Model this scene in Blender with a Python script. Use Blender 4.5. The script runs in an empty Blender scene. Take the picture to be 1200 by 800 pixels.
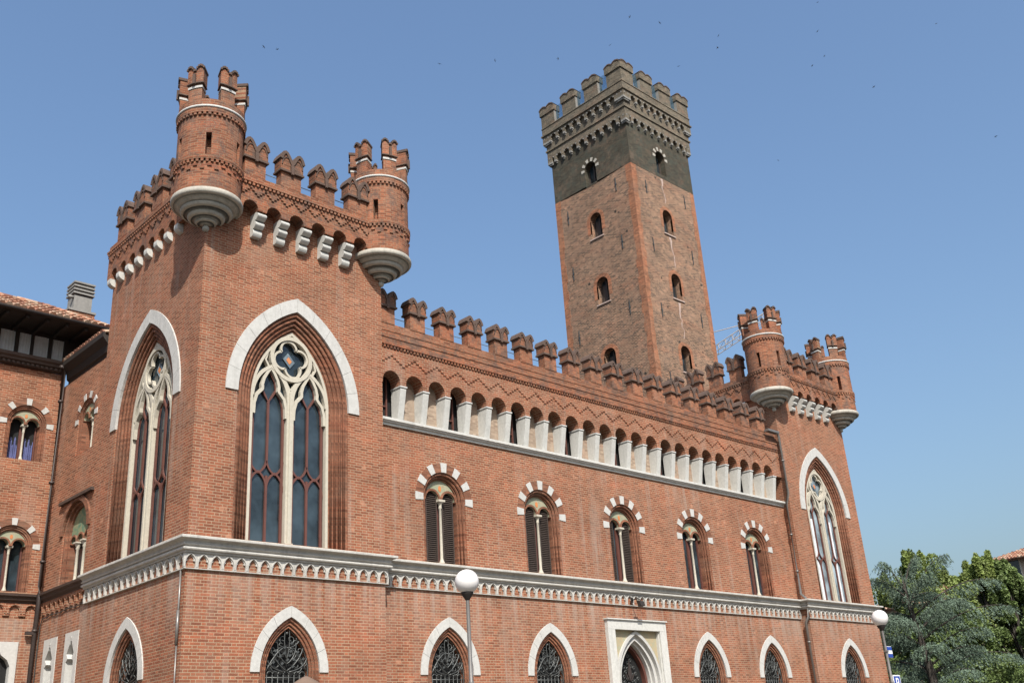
import bpy, math, random
from mathutils import Vector, Matrix
from mathutils.geometry import tessellate_polygon
random.seed(7)
pi = math.pi
sc = bpy.context.scene
COL = sc.collection

# ------------------------------------------------------------------ camera
cam = bpy.data.cameras.new('camera')
cam.sensor_width = 36.0
cam.lens = 36.0 * 1195.1 / 1200.0
cam.clip_end = 5000
camo = bpy.data.objects.new('camera', cam)
COL.objects.link(camo)
YAW, PITCH, ROLL = 0.78583, 0.38815, 0.06704
fw = Vector((math.sin(YAW)*math.cos(PITCH), math.cos(YAW)*math.cos(PITCH), math.sin(PITCH)))
rt = Vector((math.cos(YAW), -math.sin(YAW), 0))
dn = fw.cross(rt)
cr, sr = math.cos(ROLL), math.sin(ROLL)
R_ = cr*rt + sr*dn
D_ = -sr*rt + cr*dn
mw = Matrix((( R_.x, -D_.x, -fw.x, -10.288), (R_.y, -D_.y, -fw.y, -20.571), (R_.z, -D_.z, -fw.z, 1.65), (0, 0, 0, 1)))
camo.matrix_world = mw
sc.camera = camo

# ------------------------------------------------------------------ world, sun, exposure
SUN = Vector((-0.60, -1.0, 1.31)).normalized()
w = bpy.data.worlds.new('World')
sc.world = w
w.use_nodes = True
nt = w.node_tree
sky = nt.nodes.new('ShaderNodeTexSky')
sky.sky_type = 'NISHITA'
sky.sun_disc = False
sky.sun_elevation = math.asin(SUN.z)
sky.sun_rotation = math.atan2(SUN.x, SUN.y)
sky.air_density = 1.5
sky.dust_density = 4.6
sky.ozone_density = 6.5
bg = nt.nodes['Background']
nt.links.new(sky.outputs[0], bg.inputs[0])
bg.inputs[1].default_value = 0.125
sl = bpy.data.lights.new('sun', 'SUN')
sl.energy = 5.0
sl.angle = math.radians(0.5)
sl.color = (1.0, 0.955, 0.88)
so = bpy.data.objects.new('sun', sl)
so.rotation_euler = SUN.to_track_quat('Z', 'Y').to_euler()
so.location = (-20, -40, 60)
COL.objects.link(so)
sc.view_settings.view_transform = 'Standard'
sc.view_settings.look = 'None'
sc.view_settings.exposure = 0.58
sc.view_settings.gamma = 1.0
sc.view_settings.use_curve_mapping = False
sc.cycles.max_bounces = 6

# ------------------------------------------------------------------ materials
def newmat(name):
    m = bpy.data.materials.new(name)
    m.use_nodes = True
    t = m.node_tree
    return m, t, t.nodes['Principled BSDF']
def N(t, kind, **kw):
    n = t.nodes.new(kind)
    for k, v in kw.items():
        if k.startswith('i_'):
            key = k[2:]
            n.inputs[int(key) if key.isdigit() else key].default_value = v
        else:
            setattr(n, k, v)
    return n
def L(t, a, b): t.links.new(a, b)
def mixc(t, fac, a, b, blend='MIX'):
    n = t.nodes.new('ShaderNodeMix'); n.data_type = 'RGBA'; n.blend_type = blend
    for idx, v in ((0, fac), (6, a), (7, b)):
        if isinstance(v, (int, float)): n.inputs[idx].default_value = v
        elif isinstance(v, tuple): n.inputs[idx].default_value = (*v, 1) if len(v) == 3 else v
        else: t.links.new(v, n.inputs[idx])
    return n.outputs[2]
def math_(t, op, a, b=None, c=None, clamp=False):
    n = t.nodes.new('ShaderNodeMath'); n.operation = op; n.use_clamp = clamp
    for i, v in enumerate((a, b, c)):
        if v is None: continue
        if isinstance(v, (int, float)): n.inputs[i].default_value = v
        else: t.links.new(v, n.inputs[i])
    return n.outputs[0]
def ramp(t, fac, stops):
    n = t.nodes.new('ShaderNodeValToRGB')
    e = n.color_ramp.elements
    while len(e) < len(stops): e.new(0.5)
    for el, (p, c) in zip(e, stops):
        el.position = p; el.color = (c, c, c, 1) if isinstance(c, (int, float)) else (*c, 1)
    t.links.new(fac, n.inputs[0])
    return n.outputs[0]
def noise(t, vec, scale, detail=4, rough=0.6, dist=0.0):
    n = N(t, 'ShaderNodeTexNoise', i_Scale=scale, i_Detail=detail, i_Roughness=rough, i_Distortion=dist)
    if vec is not None: t.links.new(vec, n.inputs['Vector'])
    return n.outputs[0]
def pos(t, scale=(1, 1, 1)):
    g = t.nodes.new('ShaderNodeNewGeometry')
    mp = t.nodes.new('ShaderNodeMapping'); mp.inputs['Scale'].default_value = scale
    t.links.new(g.outputs['Position'], mp.inputs['Vector'])
    return mp.outputs[0]

ALB = 0.78      # the photograph is exposed for the sky: surfaces a little below their brightest real tone
def alb(c): return tuple(v*ALB for v in c)
def brick(name, c1, c2, mortar, bw=0.25, bh=0.068, ms=0.009, dark=0.0, streak=0.0, patch=0.0, holes=0.0, var=0.18, bump=0.35, lichen=(0.055, 0.05, 0.045)):
    sc3 = lambda c: (c[0]*0.77*ALB, c[1]*0.735*ALB, c[2]*0.60*ALB)
    c1, c2, mortar = sc3(c1), sc3(c2), sc3(mortar)
    m, t, p = newmat(name)
    uv = N(t, 'ShaderNodeUVMap', uv_map='UVMap').outputs[0]
    wob = noise(t, uv, 9.0, 2)
    off = N(t, 'ShaderNodeVectorMath', operation='MULTIPLY_ADD')
    L(t, wob, off.inputs[0]); off.inputs[1].default_value = (0.008, 0.008, 0); L(t, uv, off.inputs[2])
    # Flemish bond: long stretcher and short header alternate in every course
    sx = N(t, 'ShaderNodeSeparateXYZ'); L(t, off.outputs[0], sx.inputs[0])
    u_, v_ = sx.outputs[0], sx.outputs[1]
    hd_ = bw*0.46; per = bw+hd_
    row = math_(t, 'FLOOR', math_(t, 'DIVIDE', v_, bh))
    fy = math_(t, 'SUBTRACT', v_, math_(t, 'MULTIPLY', row, bh))
    uo = math_(t, 'ADD', u_, math_(t, 'MULTIPLY', math_(t, 'FLOORED_MODULO', row, 2.0), per/2))
    cell = math_(t, 'FLOOR', math_(t, 'DIVIDE', uo, per))
    fx = math_(t, 'SUBTRACT', uo, math_(t, 'MULTIPLY', cell, per))
    ish = math_(t, 'GREATER_THAN', fx, bw)
    jx = math_(t, 'MINIMUM', math_(t, 'MINIMUM', fx, math_(t, 'ABSOLUTE', math_(t, 'SUBTRACT', fx, bw))), math_(t, 'SUBTRACT', per, fx))
    jy = math_(t, 'MINIMUM', fy, math_(t, 'SUBTRACT', bh, fy))
    mor = ramp(t, math_(t, 'DIVIDE', math_(t, 'MINIMUM', jx, jy), ms*1.6), [(0.34, 1.0), (0.66, 0.0)])
    cb = N(t, 'ShaderNodeCombineXYZ'); L(t, math_(t, 'ADD', math_(t, 'MULTIPLY', cell, 2.0), ish), cb.inputs[0]); L(t, row, cb.inputs[1])
    wn = N(t, 'ShaderNodeTexWhiteNoise', noise_dimensions='2D'); L(t, cb.outputs[0], wn.inputs[0])
    tint = ramp(t, wn.outputs[0], [(0.0, 1.0-var), (0.22, 1.0-var*0.55), (0.4, 1.0), (0.8, 1.08), (1.0, 1.0+var*0.9)])
    c_ = mixc(t, math_(t, 'MULTIPLY', ish, 0.7), mixc(t, wn.outputs[0], c2, c1), tuple(v*1.12 for v in c1))
    c_ = mixc(t, 1.0, c_, tint, 'MULTIPLY')
    col = mixc(t, mor, c_, mortar)
    # broad weathering
    P_ = pos(t)
    n1 = noise(t, P_, 0.55, 5, 0.62)
    col = mixc(t, 1.0, col, ramp(t, n1, [(0.25, 0.74), (0.5, 1.0), (0.75, 1.18)]), 'MULTIPLY')
    n2 = noise(t, P_, 4.0, 6, 0.7)
    col = mixc(t, 1.0, col, ramp(t, n2, [(0.3, 0.84), (0.7, 1.14)]), 'MULTIPLY')
    n6 = noise(t, P_, 0.9, 6, 0.7)
    col = mixc(t, ramp(t, n6, [(0.52, 0.0), (0.72, 0.45)]), col, alb((0.26, 0.175, 0.125)))
    n8 = noise(t, pos(t, (0.55, 0.55, 1.9)), 1.0, 6, 0.7)
    col = mixc(t, ramp(t, n8, [(0.5, 0.0), (0.7, 0.5)]), col, mixc(t, 1.0, col, (1.22, 0.86, 0.76), 'MULTIPLY'))
    if patch:
        u2 = N(t, 'ShaderNodeVectorMath', operation='MULTIPLY'); L(t, uv, u2.inputs[0]); u2.inputs[1].default_value = (5.5, 8.5, 1)
        fl = N(t, 'ShaderNodeVectorMath', operation='FLOOR'); L(t, u2.outputs[0], fl.inputs[0])
        w2 = N(t, 'ShaderNodeTexWhiteNoise', noise_dimensions='2D'); L(t, fl.outputs[0], w2.inputs[0])
        k = ramp(t, w2.outputs[0], [(1.0-patch, 0.0), (1.0-patch+0.004, 0.75)])
        k = math_(t, 'MULTIPLY', k, ramp(t, noise(t, P_, 6.0, 3), [(0.42, 0.0), (0.52, 1.0)]))
        col = mixc(t, k, col, alb((0.46, 0.23, 0.14)))
    if streak:
        n3 = noise(t, pos(t, (3.2, 3.2, 0.16)), 1.0, 4, 0.7)
        n5 = noise(t, P_, 0.35, 3)
        k = math_(t, 'MULTIPLY', ramp(t, n3, [(0.5, 0.0), (0.78, streak)]), ramp(t, n5, [(0.38, 0.0), (0.62, 1.0)]))
        col = mixc(t, k, col, alb((0.36, 0.28, 0.225)))
    if streak:
        # lime wash run down from the first-floor string course
        gz = N(t, 'ShaderNodeSeparateXYZ'); L(t, pos(t), gz.inputs[0])
        zf = math_(t, 'MULTIPLY', ramp(t, math_(t, 'DIVIDE', math_(t, 'SUBTRACT', gz.outputs[2], 4.3), 1.6), [(0.0, 0.0), (0.95, 1.0)]), math_(t, 'LESS_THAN', gz.outputs[2], 5.9))
        n9 = noise(t, pos(t, (5.5, 5.5, 0.25)), 1.0, 4, 0.65)
        col = mixc(t, math_(t, 'MULTIPLY', zf, ramp(t, n9, [(0.42, 0.0), (0.72, 0.75)])), col, alb((0.37, 0.295, 0.24)))
    if dark:
        n4 = noise(t, P_, 2.6, 8, 0.75, 0.4)
        col = mixc(t, ramp(t, n4, [(0.54-0.10*dark, 0.0), (0.63-0.08*dark, min(1.0, dark*1.1))]), col, lichen)
    if holes:
        v = N(t, 'ShaderNodeTexVoronoi', feature='F1', i_Scale=1.15); L(t, uv, v.inputs['Vector'])
        k = ramp(t, v.outputs['Distance'], [(0.0, 1.0), (holes, 1.0), (holes+0.025, 0.0)])
        col = mixc(t, k, col, (0.03, 0.025, 0.02))
    L(t, col, p.inputs['Base Color'])
    p.inputs['Roughness'].default_value = 0.9
    p.inputs['Specular IOR Level'].default_value = 0.25
    bmp = N(t, 'ShaderNodeBump', i_Strength=bump, i_Distance=0.012)
    h = math_(t, 'ADD', math_(t, 'MULTIPLY', mor, -1.0), math_(t, 'MULTIPLY', noise(t, P_, 26.0, 3), 0.9))
    L(t, h, bmp.inputs['Height']); L(t, bmp.outputs[0], p.inputs['Normal'])
    return m

def stone(name, c, dirt=(0.12, 0.115, 0.105), amount=0.35, scale=2.2, rough=0.75, vert=0.5, bump=0.15):
    c = alb(c); dirt = alb(dirt)
    m, t, p = newmat(name)
    P_ = pos(t)
    n1 = noise(t, P_, scale, 7, 0.7)
    n2 = noise(t, pos(t, (5, 5, 0.7)), 1.2, 5, 0.65)
    k = math_(t, 'MAXIMUM', ramp(t, n1, [(0.5, 0.0), (0.78, amount)]), ramp(t, n2, [(0.52, 0.0), (0.8, amount*vert*2)]))
    col = mixc(t, k, c, dirt)
    col = mixc(t, 1.0, col, ramp(t, noise(t, P_, 14.0, 4), [(0.3, 0.9), (0.7, 1.07)]), 'MULTIPLY')
    L(t, col, p.inputs['Base Color'])
    p.inputs['Roughness'].default_value = rough
    p.inputs['Specular IOR Level'].default_value = 0.3
    bmp = N(t, 'ShaderNodeBump', i_Strength=bump, i_Distance=0.01)
    L(t, noise(t, P_, 30.0, 4), bmp.inputs['Height']); L(t, bmp.outputs[0], p.inputs['Normal'])
    return m

def plain(name, c, rough=0.6, metal=0.0, var=0.12, scale=5.0, spec=0.4):
    c = alb(c)
    m, t, p = newmat(name)
    n = noise(t, pos(t), scale, 4, 0.65)
    col = mixc(t, 1.0, c, ramp(t, n, [(0.3, 1.0-var), (0.7, 1.0+var)]), 'MULTIPLY')
    L(t, col, p.inputs['Base Color'])
    p.inputs['Roughness'].default_value = rough
    p.inputs['Metallic'].default_value = metal
    p.inputs['Specular IOR Level'].default_value = spec
    return m

def glass(name, c=(0.012, 0.018, 0.022), rough=0.05):
    m, t, p = newmat(name)
    P_ = pos(t)
    col = mixc(t, ramp(t, noise(t, P_, 1.3, 3), [(0.4, 0.0), (0.7, 1.0)]), c, tuple(v*3.0 for v in c))  # mottled base colour stands in for uneven reflections in the panes
    L(t, col, p.inputs['Base Color'])
    p.inputs['Roughness'].default_value = rough
    p.inputs['Specular IOR Level'].default_value = 0.6
    bmp = N(t, 'ShaderNodeBump', i_Strength=0.35, i_Distance=0.03)
    L(t, noise(t, P_, 1.5, 2), bmp.inputs['Height']); L(t, bmp.outputs[0], p.inputs['Normal'])
    return m

def mosaic(name, ca, cb, cc):
    ca, cb, cc = alb(ca), alb(cb), alb(cc)
    m, t, p = newmat(name)
    tc = t.nodes.new('ShaderNodeTexCoord').outputs['Object']
    n1 = noise(t, tc, 7.0, 5, 0.7, 0.6)
    col = mixc(t, ramp(t, n1, [(0.42, 0.0), (0.6, 1.0)]), ca, cb)
    n2 = noise(t, tc, 11.0, 3, 0.6, 1.0)
    col = mixc(t, ramp(t, n2, [(0.6, 0.0), (0.7, 0.7)]), col, cc)
    L(t, col, p.inputs['Base Color']); p.inputs['Roughness'].default_value = 0.7
    return m

def tiles(name):
    m, t, p = newmat(name)
    P_ = pos(t)
    v = N(t, 'ShaderNodeTexVoronoi', feature='F1', i_Scale=4.2); L(t, P_, v.inputs['Vector'])
    sp = N(t, 'ShaderNodeSeparateColor'); L(t, v.outputs['Color'], sp.inputs[0])
    col = mixc(t, ramp(t, sp.outputs[0], [(0.15, 0.0), (0.6, 1.0)]), alb((0.20, 0.08, 0.05)), alb((0.36, 0.17, 0.10)))
    col = mixc(t, ramp(t, sp.outputs[1], [(0.66, 0.0), (0.82, 0.85)]), col, alb((0.46, 0.34, 0.24)))
    col = mixc(t, ramp(t, noise(t, P_, 3.0, 5, 0.7), [(0.5, 0.0), (0.75, 0.6)]), col, (0.10, 0.075, 0.06))
    L(t, col, p.inputs['Base Color']); p.inputs['Roughness'].default_value = 0.9
    return m

MT = {}
MT['brick'] = brick('brick_facade', (0.35, 0.130, 0.083), (0.295, 0.106, 0.069), (0.46, 0.345, 0.275), streak=0.85, patch=0.007)
MT['brick_up'] = brick('brick_battlement', (0.35, 0.132, 0.082), (0.25, 0.088, 0.056), (0.36, 0.24, 0.18), dark=0.5, streak=0.35)
MT['brick_cap'] = brick('brick_weathered_cap', (0.31, 0.12, 0.078), (0.21, 0.085, 0.056), (0.27, 0.18, 0.135), dark=0.55)
MT['cap'] = stone('lichened_coping', (0.115, 0.075, 0.058), dirt=(0.045, 0.04, 0.035), amount=0.9, scale=5.0, rough=0.95, bump=0.5)
MT['terracotta'] = brick('moulded_terracotta', (0.30, 0.13, 0.09), (0.22, 0.09, 0.063), (0.22, 0.145, 0.115), bw=0.5, bh=0.068, ms=0.006, var=0.25)
MT['brick_wing'] = brick('brick_wing', (0.35, 0.137, 0.088), (0.26, 0.096, 0.062), (0.46, 0.33, 0.265), streak=0.9)
MT['niche'] = brick('brick_rendered_niche', (0.45, 0.36, 0.33), (0.39, 0.30, 0.27), (0.45, 0.38, 0.35), var=0.15, bump=0.15)
MT['tower'] = brick('brick_old_tower', (0.31, 0.172, 0.13), (0.19, 0.11, 0.088), (0.44, 0.335, 0.285), bw=0.27, bh=0.075, ms=0.014, dark=0.32, holes=0.085, var=0.6)
MT['tower_orange'] = brick('brick_tower_quoin', (0.43, 0.18, 0.115), (0.33, 0.13, 0.085), (0.40, 0.26, 0.19), var=0.35, dark=0.2)
MT['tower_dark'] = brick('brick_tower_netted', (0.085, 0.072, 0.06), (0.058, 0.055, 0.047), (0.095, 0.095, 0.085), dark=0.45, var=0.35, lichen=(0.045, 0.055, 0.045))
MT['tower_top'] = brick('brick_tower_crown', (0.215, 0.182, 0.16), (0.15, 0.132, 0.115), (0.235, 0.215, 0.195), dark=0.45, var=0.3, lichen=(0.07, 0.07, 0.058))
MT['white'] = stone('white_stone', (0.515, 0.505, 0.475), amount=0.45, dirt=(0.27, 0.26, 0.235))
MT['cream'] = stone('cream_stone', (0.50, 0.46, 0.375), amount=0.25, dirt=(0.3, 0.26, 0.2))
MT['grey'] = stone('grey_stone', (0.50, 0.48, 0.44), dirt=(0.09, 0.09, 0.085), amount=0.5, scale=1.6)
MT['grey_light'] = stone('pale_grey_stone', (0.56, 0.55, 0.51), dirt=(0.17, 0.17, 0.155), amount=0.36)
MT['base'] = stone('turret_stone', (0.44, 0.41, 0.35), dirt=(0.11, 0.115, 0.10), amount=0.6, scale=2.6)
MT['plaster'] = stone('pale_plaster', (0.46, 0.35, 0.30), amount=0.3)
MT['glass'] = glass('dark_glass')
MT['glass_pale'] = glass('pale_glass', (0.10, 0.125, 0.14))  # pale base; on the right tower's panes it stands in for reflected sky
MT['black'] = plain('dark_interior', (0.006, 0.006, 0.006), 0.8)
MT['redwood'] = plain('red_brown_wood', (0.12, 0.045, 0.033), 0.55)
MT['shutter'] = plain('dark_brown_shutter', (0.062, 0.045, 0.036), 0.6)
MT['darkwood'] = plain('dark_wood', (0.022, 0.016, 0.013), 0.7)
MT['brown'] = stone('brown_painted_cornice', (0.07, 0.045, 0.035), amount=0.3, rough=0.7)
MT['iron'] = plain('wrought_iron', (0.12, 0.125, 0.12), 0.45, 0.6)
MT['pipe'] = plain('grey_brown_metal', (0.20, 0.185, 0.17), 0.35, 0.35)
MT['pipe_brown'] = plain('brown_metal', (0.06, 0.045, 0.04), 0.5, 0.3)
MT['lunette'] = mosaic('green_lunette', (0.27, 0.30, 0.20), (0.36, 0.33, 0.23), (0.32, 0.22, 0.12))
MT['lunette_green'] = mosaic('green_mosaic', (0.10, 0.20, 0.13), (0.27, 0.27, 0.15), (0.36, 0.16, 0.05))
MT['panel'] = mosaic('ochre_mosaic', (0.42, 0.33, 0.20), (0.34, 0.33, 0.22), (0.50, 0.36, 0.20))
MT['orange'] = plain('orange_emblem', (0.55, 0.20, 0.07), 0.7)
MT['curtain_blue'] = plain('blue_curtain', (0.10, 0.115, 0.26), 0.8, 0, 0.3, 3)
MT['curtain'] = plain('white_curtain', (0.58, 0.60, 0.62), 0.8, 0, 0.15, 3)
MT['tile'] = tiles('clay_roof_tiles')
MT['globe'] = plain('white_lamp_globe', (0.76, 0.73, 0.71), 0.25, 0, 0.02)
MT['concrete'] = stone('chimney_concrete', (0.25, 0.24, 0.22), amount=0.5)
MT['parasol'] = plain('brown_canvas', (0.16, 0.105, 0.075), 0.85)
MT['sign_blue'] = plain('sign_blue', (0.02, 0.06, 0.32), 0.35, 0, 0.03)
MT['sign_white'] = plain('sign_white', (0.82, 0.82, 0.82), 0.35, 0, 0.03)
MT['crane'] = plain('faded_crane_paint', (0.60, 0.47, 0.34), 0.6)
MT['bird'] = plain('dark_feathers', (0.07, 0.07, 0.08), 0.8)
MT['leaf'] = plain('leaf', (0.23, 0.29, 0.08), 0.55, 0, 0.45, 1.2, 0.3)
MT['leaf2'] = plain('leaf_dark', (0.16, 0.22, 0.07), 0.55, 0, 0.4, 1.2, 0.3)
MT['needle'] = plain('cedar_needles', (0.135, 0.19, 0.135), 0.65, 0, 0.35, 1.5, 0.3)
MT['bark'] = stone('bark', (0.06, 0.05, 0.042), amount=0.5, rough=0.95, bump=0.6)
MT['render'] = stone('ochre_render', (0.42, 0.33, 0.25), amount=0.3)
MT['paving'] = brick('stone_paving', (0.34, 0.31, 0.28), (0.27, 0.25, 0.23), (0.16, 0.15, 0.14), bw=0.8, bh=0.4, ms=0.012, var=0.15)
MT['asphalt'] = stone('asphalt', (0.055, 0.055, 0.055), dirt=(0.03, 0.03, 0.03), amount=0.5, rough=0.95)

def net_material():
    m, t, p = newmat('blue_grey_netting')
    out = t.nodes['Material Output']
    tr = t.nodes.new('ShaderNodeBsdfTransparent'); tr.inputs[0].default_value = (0.62, 0.72, 0.80, 1)
    mx = t.nodes.new('ShaderNodeMixShader'); mx.inputs[0].default_value = 0.35
    p.inputs['Base Color'].default_value = (0.06, 0.12, 0.17, 1); p.inputs['Roughness'].default_value = 0.9
    t.links.new(tr.outputs[0], mx.inputs[1]); t.links.new(p.outputs[0], mx.inputs[2]); t.links.new(mx.outputs[0], out.inputs[0])
    return m
MT['net'] = net_material()
for k in ('leaf', 'leaf2', 'needle'):
    p = MT[k].node_tree.nodes['Principled BSDF']
    t = MT[k].node_tree
    tl = t.nodes.new('ShaderNodeBsdfTranslucent'); mx = t.nodes.new('ShaderNodeMixShader')
    mx.inputs[0].default_value = 0.28 if k != 'needle' else 0.1
    src = p.inputs['Base Color'].links[0].from_socket
    t.links.new(src, tl.inputs[0])
    t.links.new(p.outputs[0], mx.inputs[1]); t.links.new(tl.outputs[0], mx.inputs[2])
    t.links.new(mx.outputs[0], t.nodes['Material Output'].inputs[0])

# ------------------------------------------------------------------ mesh builder
class MB:
    def __init__(s): s.v = []; s.f = []; s.m = []; s.cyl = []; s.mat = 0; s.xf = None; s.c = None; s.smooth = []; s.sm = False
    def add(s, vs, fs):
        b = len(s.v)
        for p in vs:
            s.v.append(s.xf(*p) if s.xf else tuple(p))
        for f in fs:
            s.f.append([b+i for i in f]); s.m.append(s.mat); s.cyl.append(s.c); s.smooth.append(s.sm)
    def box(s, x0, x1, y0, y1, z0, z1):
        s.add([(x0,y0,z0),(x1,y0,z0),(x1,y1,z0),(x0,y1,z0),(x0,y0,z1),(x1,y0,z1),(x1,y1,z1),(x0,y1,z1)],
              [(0,3,2,1),(4,5,6,7),(0,1,5,4),(1,2,6,5),(2,3,7,6),(3,0,4,7)])
    def prism(s, loops, d0, d1, axis='y', back=True):
        """loops: [outer, hole, ...] of (a, z); extruded along y (or x when axis='x')"""
        if not isinstance(loops[0][0], (tuple, list)): loops = [loops]
        def P(a, z, d): return (a, d, z) if axis == 'y' else (d, a, z)
        flat = [p for l in loops for p in l]
        tri = tessellate_polygon([[Vector((p[0], p[1], 0)) for p in l] for l in loops])
        n = len(flat)
        vs = [P(a, z, d0) for a, z in flat] + [P(a, z, d1) for a, z in flat]
        fs = [tuple(t) for t in tri]
        if back: fs += [tuple(n+i for i in t)[::-1] for t in tri]
        o = 0
        for l in loops:
            k = len(l)
            for i in range(k):
                j = (i+1) % k
                fs.append((o+i, o+j, n+o+j, n+o+i))
            o += k
        s.add(vs, fs)
    def ring(s, A, B, d0, d1, closed=False):
        """band between two equally long 2D loops A (outer) and B (inner), from depth d0 to d1"""
        n = len(A)
        vs = [(a, d0, z) for a, z in A] + [(a, d0, z) for a, z in B] + [(a, d1, z) for a, z in A] + [(a, d1, z) for a, z in B]
        fs = []
        for i in range(n if closed else n-1):
            j = (i+1) % n
            fs += [(i, j, n+j, n+i), (n+i, n+j, 3*n+j, 3*n+i), (i, 2*n+i, 2*n+j, j), (2*n+i, 3*n+i, 3*n+j, 2*n+j)]
        if not closed:
            fs += [(0, n, 3*n, 2*n), (n-1, 2*n-1, 4*n-1, 3*n-1)]
        s.add(vs, fs)
    def ribbon(s, pts, wd, d0, d1, closed=False):
        n = len(pts)
        A = []; B = []
        for i in range(n):
            if closed: p0, p1 = pts[i-1], pts[(i+1) % n]
            else: p0, p1 = pts[max(0, i-1)], pts[min(n-1, i+1)]
            tx, tz = p1[0]-p0[0], p1[1]-p0[1]
            l = math.hypot(tx, tz) or 1
            nx, nz = -tz/l, tx/l
            A.append((pts[i][0]+nx*wd/2, pts[i][1]+nz*wd/2)); B.append((pts[i][0]-nx*wd/2, pts[i][1]-nz*wd/2))
        s.ring(A, B, d0, d1, closed)
    def tube(s, pts, r, n=6, closed=False, caps=True):
        pts = [Vector(p) for p in pts]
        k = len(pts)
        rr = r if isinstance(r, (list, tuple)) else [r]*k
        vs = []
        up = None
        for i in range(k):
            if closed: tg = pts[(i+1) % k]-pts[i-1]
            else: tg = pts[min(k-1, i+1)]-pts[max(0, i-1)]
            tg.normalize()
            if up is None: up = Vector((0, 0, 1)) if abs(tg.z) < 0.9 else Vector((0, 1, 0))
            e1 = tg.cross(up)
            if e1.length < 1e-4: e1 = tg.cross(Vector((1, 0.3, 0)))
            e1.normalize(); e2 = tg.cross(e1).normalized(); up = -e2 if False else up
            for q in range(n):
                a = 2*pi*q/n
                vs.append(tuple(pts[i]+e1*math.cos(a)*rr[i]+e2*math.sin(a)*rr[i]))
        fs = []
        for i in range(k if closed else k-1):
            j = (i+1) % k
            for q in range(n):
                q2 = (q+1) % n
                fs.append((i*n+q, i*n+q2, j*n+q2, j*n+q))
        if caps and not closed:
            fs += [tuple(range(n))[::-1], tuple(range((k-1)*n, k*n))]
        o = s.sm; s.sm = True; s.add(vs, fs); s.sm = o
    def lathe(s, prof, n=32, cx=0, cy=0, a0=0.0, a1=2*pi, smooth=True, capz=False):
        full = abs(a1-a0-2*pi) < 1e-6
        k = n if full else n+1
        vs = []
        for r, z in prof:
            for q in range(k):
                a = a0+(a1-a0)*q/n
                vs.append((cx+r*math.cos(a), cy+r*math.sin(a), z))
        fs = []
        for i in range(len(prof)-1):
            for q in range(n):
                q2 = (q+1) % k
                fs.append((i*k+q, i*k+q2, (i+1)*k+q2, (i+1)*k+q))
        o, oc = s.sm, s.c
        s.sm = smooth; s.c = (cx, cy, max(r for r, z in prof))
        s.add(vs, fs); s.sm = o; s.c = oc
    def arcblock(s, r0, r1, a0, a1, z0, z1, n=6):
        """solid block bent round the z axis"""
        vs = []
        for q in range(n+1):
            a = a0+(a1-a0)*q/n
            for r, z in ((r0, z0), (r1, z0), (r1, z1), (r0, z1)):
                vs.append((r*math.cos(a), r*math.sin(a), z))
        fs = [(0, 1, 2, 3), tuple(4*n+i for i in (3, 2, 1, 0))]
        for q in range(n):
            for i in range(4):
                j = (i+1) % 4
                fs.append((4*q+i, 4*q+4+i, 4*q+4+j, 4*q+j))
        oc = s.c; s.c = (0, 0, r1); s.add(vs, fs); s.c = oc
    def sphere(s, c, r, n=24, sz=1.0):
        prof = [(max(1e-4, r*math.sin(pi*i/(n//2))), c[2]-r*sz*math.cos(pi*i/(n//2))) for i in range(n//2+1)]
        s.lathe(prof, n, c[0], c[1])
    def run(s, prof, path, closed=False):
        """moulding profile [(out, z)] swept along a plan path with mitred corners; out is to the right of travel"""
        n = len(path); k = len(prof)
        vs = []
        for i in range(n):
            p = Vector(path[i])
            dirs = []
            if i > 0 or closed: dirs.append((p-Vector(path[i-1])).normalized())
            if i < n-1 or closed: dirs.append((Vector(path[(i+1) % n])-p).normalized())
            nr = [Vector((d.y, -d.x)) for d in dirs]
            if len(nr) == 2:
                b = nr[0]+nr[1]
                b = b/(1+nr[0].dot(nr[1]))
            else: b = nr[0]
            for o, z in prof: vs.append((p.x+b.x*o, p.y+b.y*o, z))
        fs = []
        for i in range(n if closed else n-1):
            j = (i+1) % n
            for q in range(k):
                q2 = (q+1) % k
                fs.append((i*k+q, j*k+q, j*k+q2, i*k+q2))
        if not closed: fs += [tuple(range(k)), tuple(range((n-1)*k, n*k))[::-1]]
        s.add(vs, fs)

def build(name, M, mats, parent=None, loc=(0, 0, 0), rot=0.0):
    me = bpy.data.meshes.new(name)
    me.from_pydata(M.v, [], M.f)
    if not isinstance(mats, (list, tuple)): mats = [mats]
    for m in mats: me.materials.append(MT[m] if isinstance(m, str) else m)
    me.polygons.foreach_set('material_index', M.m)
    me.polygons.foreach_set('use_smooth', M.smooth)
    uvl = me.uv_layers.new(name='UVMap').data
    vs = me.vertices
    ox, oy, oz = loc
    sh = (ox+oy*0.7, oz)
    for p in me.polygons:
        n = p.normal
        c = M.cyl[p.index]
        if c and abs(n.z) < 0.9:
            pc = p.center
            ac = math.atan2(pc.y-c[1], pc.x-c[0])
            for li in p.loop_indices:
                q = vs[me.loops[li].vertex_index].co
                a = math.atan2(q.y-c[1], q.x-c[0])
                while a-ac > pi: a -= 2*pi
                while a-ac < -pi: a += 2*pi
                uvl[li].uv = (a*c[2]+sh[0], q.z+sh[1])
        else:
            ax = abs(n.x); ay = abs(n.y); az = abs(n.z)
            for li in p.loop_indices:
                q = vs[me.loops[li].vertex_index].co
                if az > max(ax, ay)*1.2: uvl[li].uv = (q.x+sh[0], q.y)
                elif ax > ay: uvl[li].uv = (q.y+sh[0], q.z+sh[1])
                else: uvl[li].uv = (q.x+sh[0], q.z+sh[1])
    o = bpy.data.objects.new(name, me)
    COL.objects.link(o)
    place(o, parent, loc, rot)
    return o

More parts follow.
